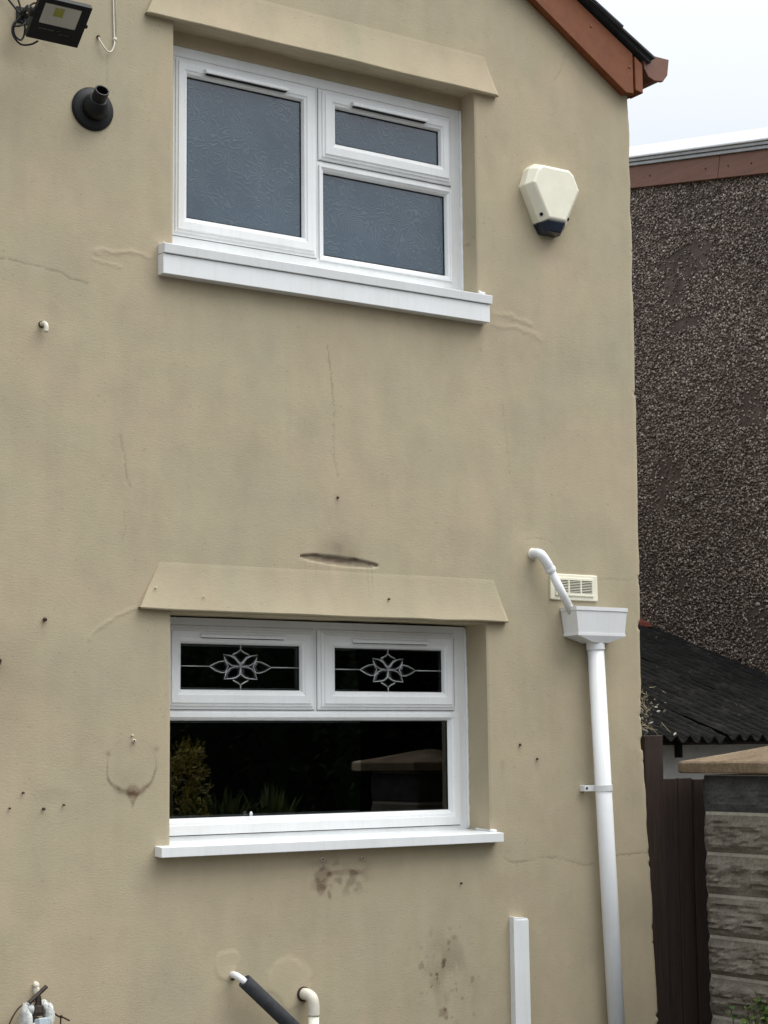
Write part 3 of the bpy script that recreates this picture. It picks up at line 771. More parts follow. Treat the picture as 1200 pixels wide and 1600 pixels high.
loops_ = [[(-.745, -.012, 4.215), (-.715, -.018, 4.178), (-.682, -.026, 4.140), (-.668, -.03, 4.125), (-.684, -.04, 4.108), (-.703, -.045, 4.088), (-.711, -.045, 4.060), (-.700, -.04, 4.035), (-.672, -.035, 4.018), (-.640, -.045, 4.022), (-.620, -.06, 4.034)],
          [(-.690, -.014, 4.225), (-.675, -.02, 4.170), (-.667, -.03, 4.128), (-.660, -.035, 4.090), (-.660, -.03, 4.058), (-.672, -.03, 4.036), (-.694, -.035, 4.042), (-.704, -.04, 4.065), (-.694, -.045, 4.098), (-.668, -.038, 4.126)],
          [(-.668, -.032, 4.124), (-.652, -.035, 4.155), (-.628, -.035, 4.180), (-.605, -.035, 4.180), (-.600, -.04, 4.160), (-.612, -.05, 4.142), (-.640, -.045, 4.135), (-.668, -.035, 4.124)],
          [(-.668, -.030, 4.120), (-.662, -.04, 4.098), (-.682, -.048, 4.080), (-.705, -.045, 4.074)]]
for L in loops_: MB().tube(smooth_path(L, 7), .0036, 7).build('cable_loop', M['black'], cb, smooth=True)
MB().lathe((-.668, -.045, 4.122), (.2, -.9, .3), [(0, .010), (.022, .010)], 10).build('cable_tie', M['black'], cb)

# flue
fu = thing('flue', (-.384, 0, 3.848), 'black round flue cowl with wall flange below the floodlight', 'flue')
MB().lathe((-.384, .012, 3.848), (0, -1, 0), [(0, .081), (.018, .080), (.024, .074), (.030, .056), (.034, .052)], 40).build('flange', M['black'], fu, smooth=False, bevel=.001)
ax = Vector((-.05, -.80, .45)).normalized(); b0 = Vector((-.384, -.012, 3.842))
MB().lathe(b0, ax, [(0, .050), (.024, .047), (.052, .034), (.055, .030)], 32, True, True).build('boot', M['black'], fu, smooth=True)
MB().lathe(b0 + ax * .045, ax, [(0, .0265), (.050, .0265), (.050, .0215), (.006, .0215)], 28, True, True).build('pipe', M['black'], fu, bevel=.001)

# hooked wire above the flue
hk = thing('wall_hook', (-.303, 0, 4.07), 'thin cream cable ending in a small hook near the top left', 'hook')
MB().tube(smooth_path([(-.311, -.006, 4.50), (-.309, -.006, 4.278), (-.304, -.006, 4.135), (-.306, -.012, 4.105), (-.317, -.016, 4.078), (-.331, -.018, 4.069), (-.345, -.016, 4.080), (-.360, -.012, 4.103), (-.367, -.008, 4.120)], 6), .0030, 6).build('hook', M['old_pipe'], hk, smooth=True)
MB().tube([(-.300, -.005, 4.50), (-.298, -.005, 4.13)], .0026, 6).build('cable', M['old_pipe'], hk, smooth=True)
MB().lathe((-.301, .004, 4.128), (0, -1, 0), [(0, .008), (.014, .007), (.016, .003)], 8).build('clip', M['old_pipe'], hk)
MB().lathe((-.368, .004, 4.124), (0.2, -1, 0), [(0, .006), (.012, .006)], 8).build('end_ring', M['screw'], hk)
# overflow stub
st = thing('pipe_stub', (-.564, 0, 3.02), 'tiny cream pipe stub bent downwards left of the upper sill', 'pipe')
MB().lathe((-.567, .006, 3.032), (0, -1, 0), [(0, .012), (.010, .012)], 12).build('hole_collar', M['screw'], st)
MB().tube(smooth_path([(-.567, .0, 3.032), (-.566, -.022, 3.032), (-.564, -.036, 3.020), (-.566, -.038, 2.998)], 4), .0085, 9).build('stub', M['old_pipe'], st, smooth=True)
# dark bracket poking in at the left edge
bk = thing('iron_bracket', (-.75, 0, 1.85), 'dark bracket end poking in at the left edge of the photo', 'bracket')
MB().prism_y([(-.82, 1.885), (-.715, 1.878), (-.697, 1.860), (-.705, 1.842), (-.82, 1.835)], -.022, .004).build('arm', M['screw'], bk, bevel=.003)
MB().box(-.86, -.815, -.010, .006, 1.80, 1.92).build('plate', M['screw'], bk, bevel=.002)

# air vent
av = thing('air_vent', (1.794, 0, 2.15), 'cream louvred air vent plate behind the white waste pipe', 'vent')
MB().prism_y([(1.668, 2.154), (1.921, 2.154), (1.921, 2.262), (1.668, 2.262)], -.009, .012).build('plate', M['cream'], av, bevel=.004, seg=3)
MB().ring(1.693, 1.896, 2.172, 2.246, [(0, -.0085), (.0, -.015), (1, -.015), (1, -.0095)], (.010,) * 4).build('rim', M['cream'], av, bevel=.001)
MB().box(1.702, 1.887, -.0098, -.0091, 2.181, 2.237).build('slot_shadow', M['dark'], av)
for k in range(8):
    z = 2.1835 + k * .0066
    MB().prism_x([(-.0094, z + .0035), (-.0145, z + .0012), (-.0145, z - .0002), (-.0094, z + .0012)], 1.702, 1.887).build('louvre', M['cream'], av)
for x in (1.7615, 1.826):
    MB().box(x - .003, x + .003, -.0152, -.0094, 2.181, 2.237).build('divider', M['cream'], av)

# waste pipe
wp = thing('waste_pipe', (1.60, 0, 2.3), 'short white waste pipe slanting from the wall into the hopper', 'pipe')
MB().tube(smooth_path([(1.585, .010, 2.337), (1.586, -.022, 2.338), (1.592, -.046, 2.330), (1.612, -.055, 2.300), (1.632, -.055, 2.270)], 5), .0205, 16).build('elbow', M['pipe_white'], wp, smooth=True)
dv = (Vector((1.745, -.055, 2.090)) - Vector((1.625, -.055, 2.281))).normalized()
for t in (.0, .004):
    pass
MB().lathe(Vector((1.630, -.055, 2.273)), dv, [(-.004, .0225), (.006, .0235), (.012, .0225), (.013, .018)], 18).build('collar', M['pipe_white'], wp)
MB().lathe((1.585, .004, 2.337), (0, -1, 0), [(0, .0245), (.008, .0245), (.010, .021)], 18).build('wall_collar', M['old_pipe'], wp)
MB().tube([(1.632, -.055, 2.270), (1.752, -.055, 2.079)], .0172, 16).build('pipe', M['pipe_white'], wp, smooth=True)

# hopper and downpipe
dp = thing('downpipe', (1.93, -.05, 0), 'white plastic downpipe with hopper head at the right of the wall', 'downpipe')
def rect(xa, xb, ya, yb, z): return [(xa, ya, z), (xb, ya, z), (xb, yb, z), (xa, yb, z)]
hp = MB().loops([rect(1.737, 1.984, -.098, -.004, 2.010), rect(1.724, 1.994, -.104, -.003, 2.104), rect(1.721, 1.997, -.107, -.003, 2.106), rect(1.721, 1.997, -.107, -.003, 2.121), rect(1.727, 1.991, -.101, -.009, 2.121), rect(1.742, 1.979, -.093, -.009, 2.020)], False, True)
hp.loops([rect(1.826, 1.902, -.090, -.010, 1.976), rect(1.734, 1.987, -.1005, -.004, 2.004), rect(1.734, 1.987, -.1005, -.004, 2.0145), rect(1.738, 1.983, -.099, -.0045, 2.0145)], True, False)
hp.build('hopper_head', M['pipe_white'], dp, bevel=.0015)
pt, pb = Vector((1.8625, -.052, 1.985)), Vector((1.938, -.052, .0))
pd = (pb - pt).normalized()
MB().lathe(pt, pd, [(0, .0385), (.036, .0385), (.038, .0345)], 28).build('socket', M['pipe_white'], dp, smooth=False, bevel=.001)
MB().tube([pt + pd * .02, pb], .0345, 28).build('pipe', M['pipe_white'], dp, smooth=True)
bp_ = pt + pd * .600
MB().lathe(bp_ - pd * .012, pd, [(0, .0365), (.0, .0375), (.026, .0375), (.026, .0365)], 28).build('bracket', M['pipe_white'], dp, bevel=.001)
lug = MB().box(bp_.x - .082, bp_.x - .02, -.032, -.026, bp_.z - .014, bp_.z + .011); lug.box(bp_.x - .082, bp_.x - .060, -.0255, .002, bp_.z - .014, bp_.z + .011)
lug.build('bracket_lug', M['pipe_white'], dp, bevel=.002)
MB().lathe((bp_.x - .071, -.032, bp_.z - .001), (0, -1, 0), [(0, .0055), (.002, .005)], 10).build('screw', M['screw'], dp)

# trunking
tr = thing('cable_trunking', (1.46, 0, 0), 'white square trunking standing up the wall beside the downpipe', 'trunking')
MB().prism_y([(1.430, 0), (1.502, 0), (1.499, .884), (1.4275, .893)], -.028, .004).build('body', M['pipe_white'], tr, bevel=.0015)
MB().prism_y([(1.4285, 0.0), (1.5035, 0.0), (1.5005, .879), (1.440, .880), (1.434, .888), (1.426, .890)], -.0315, -.0275).build('lid', M['upvc'], tr, bevel=.0015)

# insulated pipe
ip = thing('insulated_pipe', (.30, -.07, 0), 'black foam insulated pipe slanting down from the lower wall', 'pipe')
MB().tube(smooth_path([(.190, .010, .762), (.189, -.020, .764), (.194, -.048, .756), (.212, -.066, .738), (.232, -.07, .720)], 5), .0125, 12).build('inner_pipe', M['pipe_white'], ip, smooth=True)
a = Vector((.202, -.066, .7475)); b = Vector((.86, -.07, .10)); dd = (b - a).normalized()
dd = Vector((.215, -.002, -.193)).normalized()
ins = MB().lathe(a, dd, [(.006, .014), (-.002, .018), (0, .0255), (.25, .026), (.55, .0255), (.88, .026)], 20, True, True); ins.build('foam_sleeve', M['foam'], ip, smooth=True)
MB().lathe((.190, .003, .762), (0, -1, 0), [(0, .019), (.006, .0185), (.006, .0125)], 14).build('hole_edge', M['screw'], ip)
# cream waste pipe dropping to the ground
ov = thing('soil_pipe', (.49, -.05, 0), 'aged cream waste pipe elbow turning down beside the foam sleeve', 'pipe')
MB().tube(smooth_path([(.484, .010, .672), (.486, -.020, .673), (.493, -.042, .662), (.497, -.048, .635), (.497, -.048, .600)], 5), .0215, 16).build('elbow', M['old_pipe'], ov, smooth=True)
MB().tube([(.497, -.048, .604), (.497, -.048, 0)], .0195, 16).build('pipe', M['cream'], ov, smooth=True)
MB().lathe((.484, .003, .672), (0, -1, 0), [(0, .027), (.007, .0265), (.008, .021)], 16).build('hole_edge', M['screw'], ov)

# outside tap
tp = thing('garden_tap', (-.575, 0, .72), 'old garden tap wrapped in pale lagging at the bottom left', 'tap')
tm = mat_simple('tarnished_brass', (.055, .043, .034), .45, .5, metal=.6, var=.4, scale=90)
nut = mat_simple('grey_blue_nut', (.40, .46, .49), .4, .5, var=.1)
rag = mat_simple('pale_lagging', (.55, .56, .53), .9, .2, var=.3, scale=35, bump=.8, bscale=45, bdist=.01)
c = Vector((-.572, -.085, .70))
MB().tube([(c.x - .040, -.090, .744), (c.x + .024, -.080, .790)], .0075, 8).build('handle', tm, tp, bevel=.001)
MB().lathe((c.x - .006, -.084, .700), (0, .0, 1), [(0, .020), (.012, .022), (.030, .018), (.034, .012), (.062, .009)], 14).build('spindle', tm, tp)
MB().tube(smooth_path([(c.x, .01, .675), (c.x, -.05, .675), (c.x, -.085, .672), (c.x, -.105, .655), (c.x, -.108, .62)], 4), .017, 12).build('body', tm, tp, smooth=True)
MB().lathe((c.x + .002, -.098, .692), (0, -.25, -1), [(0, .022), (.003, .026), (.034, .026), (.037, .022)], 6).build('nut', nut, tp, bevel=.002)
random.seed(4)
def lump(mb, c, rx, ry, rz, seed, n=14, m=10):
    ls = []
    for i in range(1, m):
        th = math.pi * i / m; l = []
        for k in range(n):
            ph = 2 * math.pi * k / n
            q = 1 + .35 * (float(fbm(np.array(math.cos(ph) * 1.6 + seed), np.array(math.sin(ph) * 1.6 + th * 1.7), 3)) - .5) * 2
            l.append((c[0] + rx * q * math.sin(th) * math.cos(ph), c[1] + ry * q * math.sin(th) * math.sin(ph), c[2] + rz * q * math.cos(th)))
        ls.append(l)
    mb.loops(ls); return mb
for lc, r3, sd in (((c.x - .045, -.075, .690), (.020, .030, .052), 3), ((c.x + .036, -.07, .688), (.017, .030, .050), 8), ((c.x - .030, -.07, .722), (.022, .025, .020), 12), ((c.x + .022, -.06, .726), (.014, .022, .018), 19), ((c.x - .030, -.095, .64), (.028, .02, .04), 23)):
    lump(MB(), lc, *r3, sd).build('lagging', rag, tp, smooth=True)
MB().tube(smooth_path([(-.690, -.07, .60), (-.672, -.06, .665), (-.640, -.05, .715), (-.600, -.04, .738), (-.555, -.04, .735), (-.525, -.045, .715), (-.495, -.05, .688), (-.474, -.05, .680), (-.452, -.05, .668)], 6), .0028, 6).build('wire', M['screw'], tp, smooth=True)
MB().tube(smooth_path([(-.483, -.05, .684), (-.484, -.05, .65), (-.482, -.05, .58)], 4), .0024, 6).build('wire', M['screw'], tp, smooth=True)
lump(MB(), (-.483, -.05, .684), .006, .006, .006, 2, 8, 6).build('wire_knot', M['screw'], tp)
pg = thing('wall_nib', (-.553, 0, .78), 'small pale plastic nib on the wall above the garden tap', 'plug')
lump(MB(), (-.555, -.008, .788), .0095, .016, .011, 5).build('tip', M['old_pipe'], pg, smooth=True)
lump(MB(), (-.555, -.010, .770), .0085, .018, .020, 9).build('stem', M['old_pipe'], pg, smooth=True)

# ------------------------------------------------------------------ neighbouring house with pebbledash side wall
nh = thing('neighbour_house', (4.1, 3.0, 0), 'neighbouring house with dark pebbledash wall and brown sloping fascia', 'house')
XN = 4.1
def nz(y, z0): return z0 + .1965 * (y - 2.155)         # sloping verge
mw = MB(); mw.add([(XN, .15, 0), (XN, 8, 0), (XN, 8, nz(8, 5.0)), (XN, .15, nz(.15, 5.0)), (XN + 5, .15, 0), (XN + 5, 8, 0), (XN + 5, 8, nz(8, 5.0)), (XN + 5, .15, nz(.15, 5.0))],
      [(0, 3, 2, 1), (4, 5, 6, 7), (0, 4, 7, 3), (1, 2, 6, 5), (3, 7, 6, 2)])
mw.build('wall', M['mortar'], nh)
def pebbles():
    den = 8200; y0, y1, z0, z1 = .75, 2.45, 1.70, 5.02
    n = int((y1 - y0) * (z1 - z0) * den)
    y = RNG.uniform(y0, y1, n); z = RNG.uniform(z0, z1, n)
    ok = z < nz(y, 4.93)
    bald = fbm(y * 3.2 + 4, z * 3.2, 3)
    ok &= ~((bald > .72) & (RNG.random(n) < .8))
    ok &= ~((np.hypot((y - 1.70 - (z - 3.9) * .3) / .16, (z - 3.97) / .035) < 1) & (RNG.random(n) < .9))
    ok &= z > 1.45 + .343 * (y - .2)
    y, z = y[ok], z[ok]; n = len(y)
    O = np.array([(1, 0, 0), (-1, 0, 0), (0, 1, 0), (0, -1, 0), (0, 0, 1), (0, 0, -1)], float)
    FO = np.array([(0, 2, 4), (2, 1, 4), (1, 3, 4), (3, 0, 4), (2, 0, 5), (1, 2, 5), (3, 1, 5), (0, 3, 5)])
    big = RNG.uniform(.0062, .0130, n)
    S = np.stack([big * RNG.uniform(.45, .8, n), big * RNG.uniform(.55, .9, n), big], -1)
    # random rotations
    q = RNG.normal(size=(n, 4)); q /= np.linalg.norm(q, axis=1, keepdims=True)
    w, a, b, c_ = q.T
    R = np.stack([np.stack([1 - 2 * (b * b + c_ * c_), 2 * (a * b - c_ * w), 2 * (a * c_ + b * w)], -1),
                  np.stack([2 * (a * b + c_ * w), 1 - 2 * (a * a + c_ * c_), 2 * (b * c_ - a * w)], -1),
                  np.stack([2 * (a * c_ - b * w), 2 * (b * c_ + a * w), 1 - 2 * (a * a + b * b)], -1)], -2)
    V = np.einsum('nij,nkj->nki', R, O[None] * S[:, None, :])
    V[..., 0] *= .7
    V += np.stack([np.full(n, XN) - RNG.uniform(0, .005, n), y, z], -1)[:, None]
    F = (FO[None] + (np.arange(n) * 6)[:, None, None]).reshape(-1, 3)
    me = np_mesh('pebble_dash', V.reshape(-1, 3), F)
    t = RNG.random(n); pal = np.array([(.12, .092, .080), (.20, .158, .135), (.29, .235, .198), (.37, .305, .258), (.48, .415, .355), (.60, .54, .47)])
    idx = np.searchsorted(np.array([.25, .52, .74, .89, .965]), t)
    cc = pal[idx] * RNG.uniform(.85, 1.15, (n, 1))
    cc *= (.75 + .5 * fbm(y * 2, z * 2 + 7, 3))[:, None]
    set_color(me, 'tint', np.repeat(cc, 6, 0))
    o = link_mesh('pebble_dash', me, M['pebble'], nh); o['kind'] = 'stuff'
pebbles()
# fascia boards with a butt joint, drip trim and white roof edge
def slope_board(name, mat, ya, yb, za, zc, x0, x1, bev=.002):
    # za/zc lower and upper height at y = 2.155
    s_ = .1965 * .13
    m = MB().prism_x([(ya, nz(ya, za)), (yb, nz(yb, za)), (yb - s_, nz(yb - s_, zc)), (ya - s_, nz(ya - s_, zc))], x0, x1)
    return m.build(name, mat, nh, bevel=bev)
slope_board('fascia_board', M['fascia'], .10, 1.386, 4.896, 5.030, XN - .026, XN + .02)
slope_board('fascia_board', M['fascia'], 1.390, 8, 4.896, 5.030, XN - .026, XN + .02)
slope_board('drip_trim', M['alu'], .09, 8, 5.031, 5.052, XN - .040, XN + .02, .003)
slope_board('drip_trim', M['alu'], .09, 8, 5.053, 5.072, XN - .052, XN + .02, .003)
re_ = MB(); re_.loops([[(XN - .066, y, nz(y, 5.0725)), (XN - .066, y, nz(y, 5.084)), (XN - .005, y, nz(y, 5.160)), (XN + .06, y, nz(y, 5.160)), (XN + .06, y, nz(y, 5.0725))] for y in (.08, 8)])
re_.build('roof_edge', M['trim'], nh, bevel=.004)
for y in (1.12, 1.30, 1.48, 1.95, 2.6):
    MB().lathe((XN - .026, y, nz(y, 4.96)), (-1, 0, 0), [(0, .006), (.003, .005)], 8).build('nail_head', M['screw'], nh)
rm = MB(); rm.add([(XN + .055, .09, nz(.09, 5.158)), (XN + 5, .09, nz(.09, 5.158)), (XN + 5, 8, nz(8, 5.158)), (XN + .055, 8, nz(8, 5.158))], [(0, 1, 2, 3)])
rm.build('roof', M['slate'], nh)

# ------------------------------------------------------------------ lean-to in the passage
def mat_corr():
    n = N('weathered_corrugated_sheet'); k = n.coord()
    a = n.noise(k, 7, 6, .7); b = n.noise(n.coord((1, .35, 1)), 45, 4, .65)
    col = n.ramp(a, [(.25, (.006, .006, .0055)), (.55, (.016, .0155, .0145)), (.80, (.050, .047, .042))])
    col = n.mix(.6, col, n.ramp(b, [(.3, (.25, .25, .25)), (.7, (.62, .62, .62))]), 'OVERLAY')
    moss = n.noise(k, 16, 5, .7)
    col = n.mix(n.ramp(moss, [(.62, (0, 0, 0)), (.70, (.8, .8, .8))]), col, (.020, .025, .013))
    lich = n.noise(k, 38, 3, .6)
    col = n.mix(n.ramp(lich, [(.70, (0, 0, 0)), (.75, (.75, .75, .75))]), col, (.22, .21, .18))
    n.base(col); n.set(Roughness=.95, Specular_IOR_Level=.12); n.normal(n.bump(b, 1.0, .012)); return n.m
lt = thing('lean_to', (3.1, .4, 0), 'low lean-to with dark corrugated roof in the passage between houses', 'shed')
corr = mat_corr()
YE, ZE, PITCH = .20, 1.588, .343
for k in range(3):
    xa = 2.205 + k * .63; xb = min(xa + .70, XN - .003)
    xs = np.arange(xa, xb, .074 / 10); ys = np.linspace(YE - .01 * k, 2.75, 170)
    X, Yy = np.meshgrid(xs, ys)
    sag = (fbm(X * 3 + k * 5, Yy * 2, 3) - .5) * .022 + sstep(.45, .8, fbm(X * 26 + k, Yy * 13, 3)) * .006 + (fbm(X * 70, Yy * 40, 2) - .5) * .004
    Z = ZE + PITCH * (Yy - YE) - .018 * (X - 2.35) + .0155 * np.sin(2 * np.pi * X / .074) + sag + k * .012
    brk = np.where(X < 2.46, sstep(.42, .20, Yy) * sstep(2.46, 2.24, X) * .05, 0)       # broken corner by the house
    Z += brk * (fbm(X * 20, Yy * 20, 2)); Yy = Yy + np.where(X < 2.40, sstep(.3, .2, Yy) * (fbm(X * 25, X * 0, 3)) * .07, 0) + sstep(.26, .2, Yy) * (fbm(X * 40, X * 0 + 3, 2) - .5) * .02
    V = np.stack([X, Yy, Z], -1).reshape(-1, 3); a_, b_ = X.shape; i = np.arange(a_ * b_).reshape(a_, b_)
    me = np_mesh('roof_sheet', V, np.stack([i[:-1, :-1], i[:-1, 1:], i[1:, 1:], i[1:, :-1]], -1).reshape(-1, 4))
    o = link_mesh('roof_sheet', me, corr, lt, smooth=True)
    sm = o.modifiers.new('thickness', 'SOLIDIFY'); sm.thickness = .007; sm.offset = -1
def mat_whitewash():
    n = N('flaking_whitewash'); k = n.coord()
    a = n.noise(k, 9, 6, .7)
    n.base(n.ramp(a, [(.26, (.30, .29, .24)), (.40, (.68, .68, .62)), (.7, (.80, .80, .74))])); n.set(Roughness=.8)
    n.normal(n.bump(n.noise(k, 30, 5, .65), .6, .008)); return n.m
ww = mat_whitewash()
MB().box(2.20, XN - .002, .38, .48, 0, 1.60).build('front_wall', ww, lt)
MB().box(2.20, XN - .002, .30, .376, 1.556, 1.572).build('wall_plate', M['gate'], lt, bevel=.003)
MB().box(2.605, 2.618, .26, .30, 1.50, 1.60).build('hanger', M['dark'], lt)
MB().prism_x([(.24, 1.52), (.25, 1.52), (.25, 1.60), (.24, 1.60)], 2.42, 2.44).build('hanger', M['dark'], lt)
tl = mat_simple('broken_clay_tile', (.17, .050, .030), .8, .3, var=.25, bump=.4)
for k, (y, l) in enumerate(((2.16, .10),)):
    z = ZE + PITCH * (y - YE) + .002
    MB().prism_x([(y - l, z - PITCH * l + .01), (y, z + .01), (y + .05, z + .045), (y - l + .02, z - PITCH * l + .04)], XN - .10, XN - .012).build('tile_fragment', tl, lt, bevel=.003)

# ------------------------------------------------------------------ gate
gt = thing('wooden_gate', (2.6, .08, 0), 'dark brown plank gate between the house corner and stone pillar', 'gate')
random.seed(21)
def plank(name, x0, x1, y0, y1, ztop, seed, lean=0.0):
    m = MB(); n = 14; ls = []
    for k in range(n + 1):
        z = ztop * k / n
        wa = (float(fbm(np.array(z * 2.2), np.array(seed * 3.1), 3)) - .5) * .006; wb = (float(fbm(np.array(z * 2.2 + 9), np.array(seed * 3.1), 3)) - .5) * .006
        e = lean * (1 - k / n)
        ls.append([(x0 + wa + e, y0, z), (x1 + wb + e, y0 + .001, z), (x1 + wb + e, y1, z), (x0 + wa + e, y1, z)])
    m.loops(ls); return m.build(name, M['gate'], gt, bevel=.003)
plank('post', 2.212, 2.316, .055, .14, 1.598, 1, -.012)
x = 2.330
for k in range(9):
    wd = random.uniform(.083, .096)
    plank('plank', x, x + wd, .080 + random.uniform(-.002, .004), .100, 1.412 + random.uniform(-.004, .004), k + 3, -.012)
    x += wd + random.uniform(.002, .006)
for z in (.35, 1.15):
    MB().box(2.33, x, .1025, .135, z - .05, z + .05).build('rail', M['gate'], gt, bevel=.003)

# ------------------------------------------------------------------ stone pillars and boundary wall
def mat_stone(name, c0, c1, c2):
    n = N(name); k = n.coord()
    a = n.noise(k, 11, 6, .68); b = n.noise(k, 85, 5, .7)
    col = n.ramp(a, [(.25, c0), (.5, c1), (.8, c2)])
    col = n.mix(.7, col, n.ramp(b, [(.28, (.22, .22, .22)), (.55, (.5, .5, .5)), (.8, (.72, .71, .68))]), 'OVERLAY')
    n.base(col); n.set(Roughness=.92, Specular_IOR_Level=.2)
    n.normal(n.bump(b, .9, .006)); return n.m
st_a = mat_stone('rock_faced_block', (.16, .14, .112), (.25, .22, .175), (.33, .30, .25))
st_b = mat_stone('dark_slate_block', (.055, .057, .056), (.095, .098, .096), (.14, .142, .138))
st_c = mat_stone('sandstone_coping', (.16, .115, .072), (.25, .185, .12), (.34, .275, .19))
mort = mat_simple('pale_mortar', (.46, .43, .36), .95, .2, var=.2, scale=30, bump=.6, bscale=120, bdist=.004)
def rock_block(sx, sy, sz, seed, amp=.016):
    """block of size sx,sy,sz centred in x,y with rock-faced sides"""
    nu, nz_ = 22, 14; ls = []
    per = []
    for (a, b) in (((-1, -1), (1, -1)), ((1, -1), (1, 1)), ((1, 1), (-1, 1)), ((-1, 1), (-1, -1))):
        for k in range(nu):
            t = k / nu; per.append((a[0] + (b[0] - a[0]) * t, a[1] + (b[1] - a[1]) * t))
    for j in range(nz_ + 1):
        v = j / nz_; l = []
        for i, (a, b) in enumerate(per):
            s_ = i / nu * 1.7 + seed * 4.3
            q = np.array(s_ + v * .25), np.array(v * 2.2 + seed)
            rg = 1 - abs(2 * float(fbm(q[0] * 1.5, q[1] * 1.9, 4)) - 1)
            fine = float(fbm(q[0] * 8, q[1] * 7 + 3, 3)) - .5
            edge = min(1, min(v, 1 - v) / .20) * min(1, (min(i % nu, nu - i % nu)) / 2.0 * .8 + .2)
            d_ = -.008 + (amp * (rg * 1.9 - .9) + .010 * fine + .006) * edge
            nx_, ny_ = (a if abs(a) > .999 else 0), (b if abs(b) > .999 else 0)
            l.append((a * sx / 2 + nx_ * d_, b * sy / 2 + ny_ * d_, v * sz))
        ls.append(l)
    m = MB().loops(ls); return m.mesh('block')
def pillar(name_loc, label, detail=True):
    px_, py_ = name_loc
    t = thing('stone_pillar', (px_, py_, 0), label, 'pillar', 'stone gate pillars')
    zc = [0, .095, .262, .429, .596, .757, .927, 1.100, 1.269, 1.432]
    core = MB().box(px_ - .2180, px_ + .2180, py_ - .2180, py_ + .2180, 0, 1.430).build('mortar_core', mort, t)
    for k in range(len(zc) - 1):
        me = rock_block(.455, .455, zc[k + 1] - zc[k] - .014, k + px_ * 3 + 1.7, .023 if k < 8 else .012)
        me.transform(Matrix.Translation((px_, py_, zc[k] + .007)))
        o = link_mesh('block', me, st_b if k == 8 else st_a, t, smooth=False)
        if k == 8: o['label'] = 'dark slate grey block under the cap'
    h = .295
    cap = MB(); ls = []
    def sqr(e, z, j=0): 
        out = []
        for (a, b) in (((-1, -1), (1, -1)), ((1, -1), (1, 1)), ((1, 1), (-1, 1)), ((-1, 1), (-1, -1))):
            for q in range(10):
                tt = q / 10; jx = (float(vnoise(np.array(q * 1.3 + a[0] * 5 + j), np.array(b[1] * 7.7 + z * 60))) - .5) * .007
                out.append((px_ + (a[0] + (b[0] - a[0]) * tt) * (e + jx), py_ + (a[1] + (b[1] - a[1]) * tt) * (e + jx), z + jx * .5))
        return out
    ls = [sqr(h - .004, 1.4365), sqr(h, 1.442), sqr(h, 1.478), sqr(h - .006, 1.486), sqr(h * .5, 1.517), sqr(.02, 1.550)]
    cap.loops(ls); cap.build('cap', st_c, t)
    return t
pillar((2.655, -.283), 'square stone gate pillar with pyramid cap right of the plank gate')
pillar((2.60, -1.90), 'square stone pillar mirrored in the lower window, at the yard end of the low wall')
bw = thing('boundary_wall_occluder', (2.66, -1.1, 0), 'unseen low block wall added between the two stone pillars for shade', 'wall')  # out of view, added as an occluder to darken the lower right wall
MB().box(2.56, 2.72, -1.66, -.53, 0, 1.26).build('mortar_core', mort, bw)
blk = [rock_block(.20, .365, .157, 30.3 + i, .014) for i in range(3)]
for r in range(8):
    for k in range(3):
        me = blk[(r + k) % 3].copy()
        o = bpy.data.objects.new('block', me); COL.objects.link(o); me.materials.append(st_a); o.parent = bw
        o.location = (2.64 - 2.66, -.72 - k * .375 + 1.1, r * .167 + .005); ROOT[o.name] = Vector((0, 0, 0))

# ------------------------------------------------------------------ plants
def leaf_mesh(specs, name):
    """specs: list of (pos, dir, normal, length, width, tint)"""
    V, F, T = [], [], []
    for p, d_, n_, L, W, t in specs:
        s_ = d_.cross(n_).normalized(); b = len(V); nn_ = n_.normalized()
        V += [p, p + d_ * L * .35 + s_ * W * .5 + nn_ * L * .05, p + d_ * L * .75 + s_ * W * .36 + nn_ * L * .02, p + d_ * L - nn_ * L * .08,
              p + d_ * L * .75 - s_ * W * .36 + nn_ * L * .02, p + d_ * L * .35 - s_ * W * .5 + nn_ * L * .05, p + d_ * L * .5 - nn_ * L * .03]
        F += [(b, b + 1, b + 6), (b + 1, b + 2, b + 6), (b + 2, b + 3, b + 6), (b + 3, b + 4, b + 6), (b + 4, b + 5, b + 6), (b + 5, b, b + 6)]; T += [t] * 7
    me = np_mesh(name, np.array([tuple(v) for v in V]), np.array(F))
    set_color(me, 'tint', np.repeat(np.array(T)[:, None], 3, 1)); return me
def rvec():
    v = Vector((random.gauss(0, 1), random.gauss(0, 1), random.gauss(0, 1))); return v.normalized()
random.seed(5)
stem_m = mat_simple('plant_stem', (.08, .075, .03), .7, .3)
sh = thing('garden_shrub', (2.30, -.42, 0), 'leafy green shrub in the bottom right corner against the pillar', 'shrub')
sp = []; stems = MB()
for k in range(34):
    tip = Vector((2.315 + random.gauss(0, .065), -.47 + random.gauss(0, .085), random.uniform(.36, .565)))
    basep = Vector((2.31 + random.gauss(0, .02), -.47 + random.gauss(0, .03), .0)); mid = basep.lerp(tip, .6) + Vector((random.gauss(0, .015), random.gauss(0, .015), 0))
    path = smooth_path([basep, mid, tip], 5); stems.tube(path, [.004 - .0028 * i / len(path) for i in range(len(path))], 5)
    for j in range(17):
        p = path[int(len(path) * (.30 + .68 * random.random())) - 1]; dr = (rvec() + Vector((-.2, -.3, .25))).normalized()
        sp.append((p, dr, (Vector((0, -.3, 1)) + rvec() * .6).normalized(), random.uniform(.022, .046), random.uniform(.014, .028), random.random()))
stems.build('stems', stem_m, sh, smooth=True)
link_mesh('foliage', leaf_mesh(sp, 'foliage'), mat_leaf('shrub_leaf', (.035, .070, .020), (.13, .19, .045)), sh)
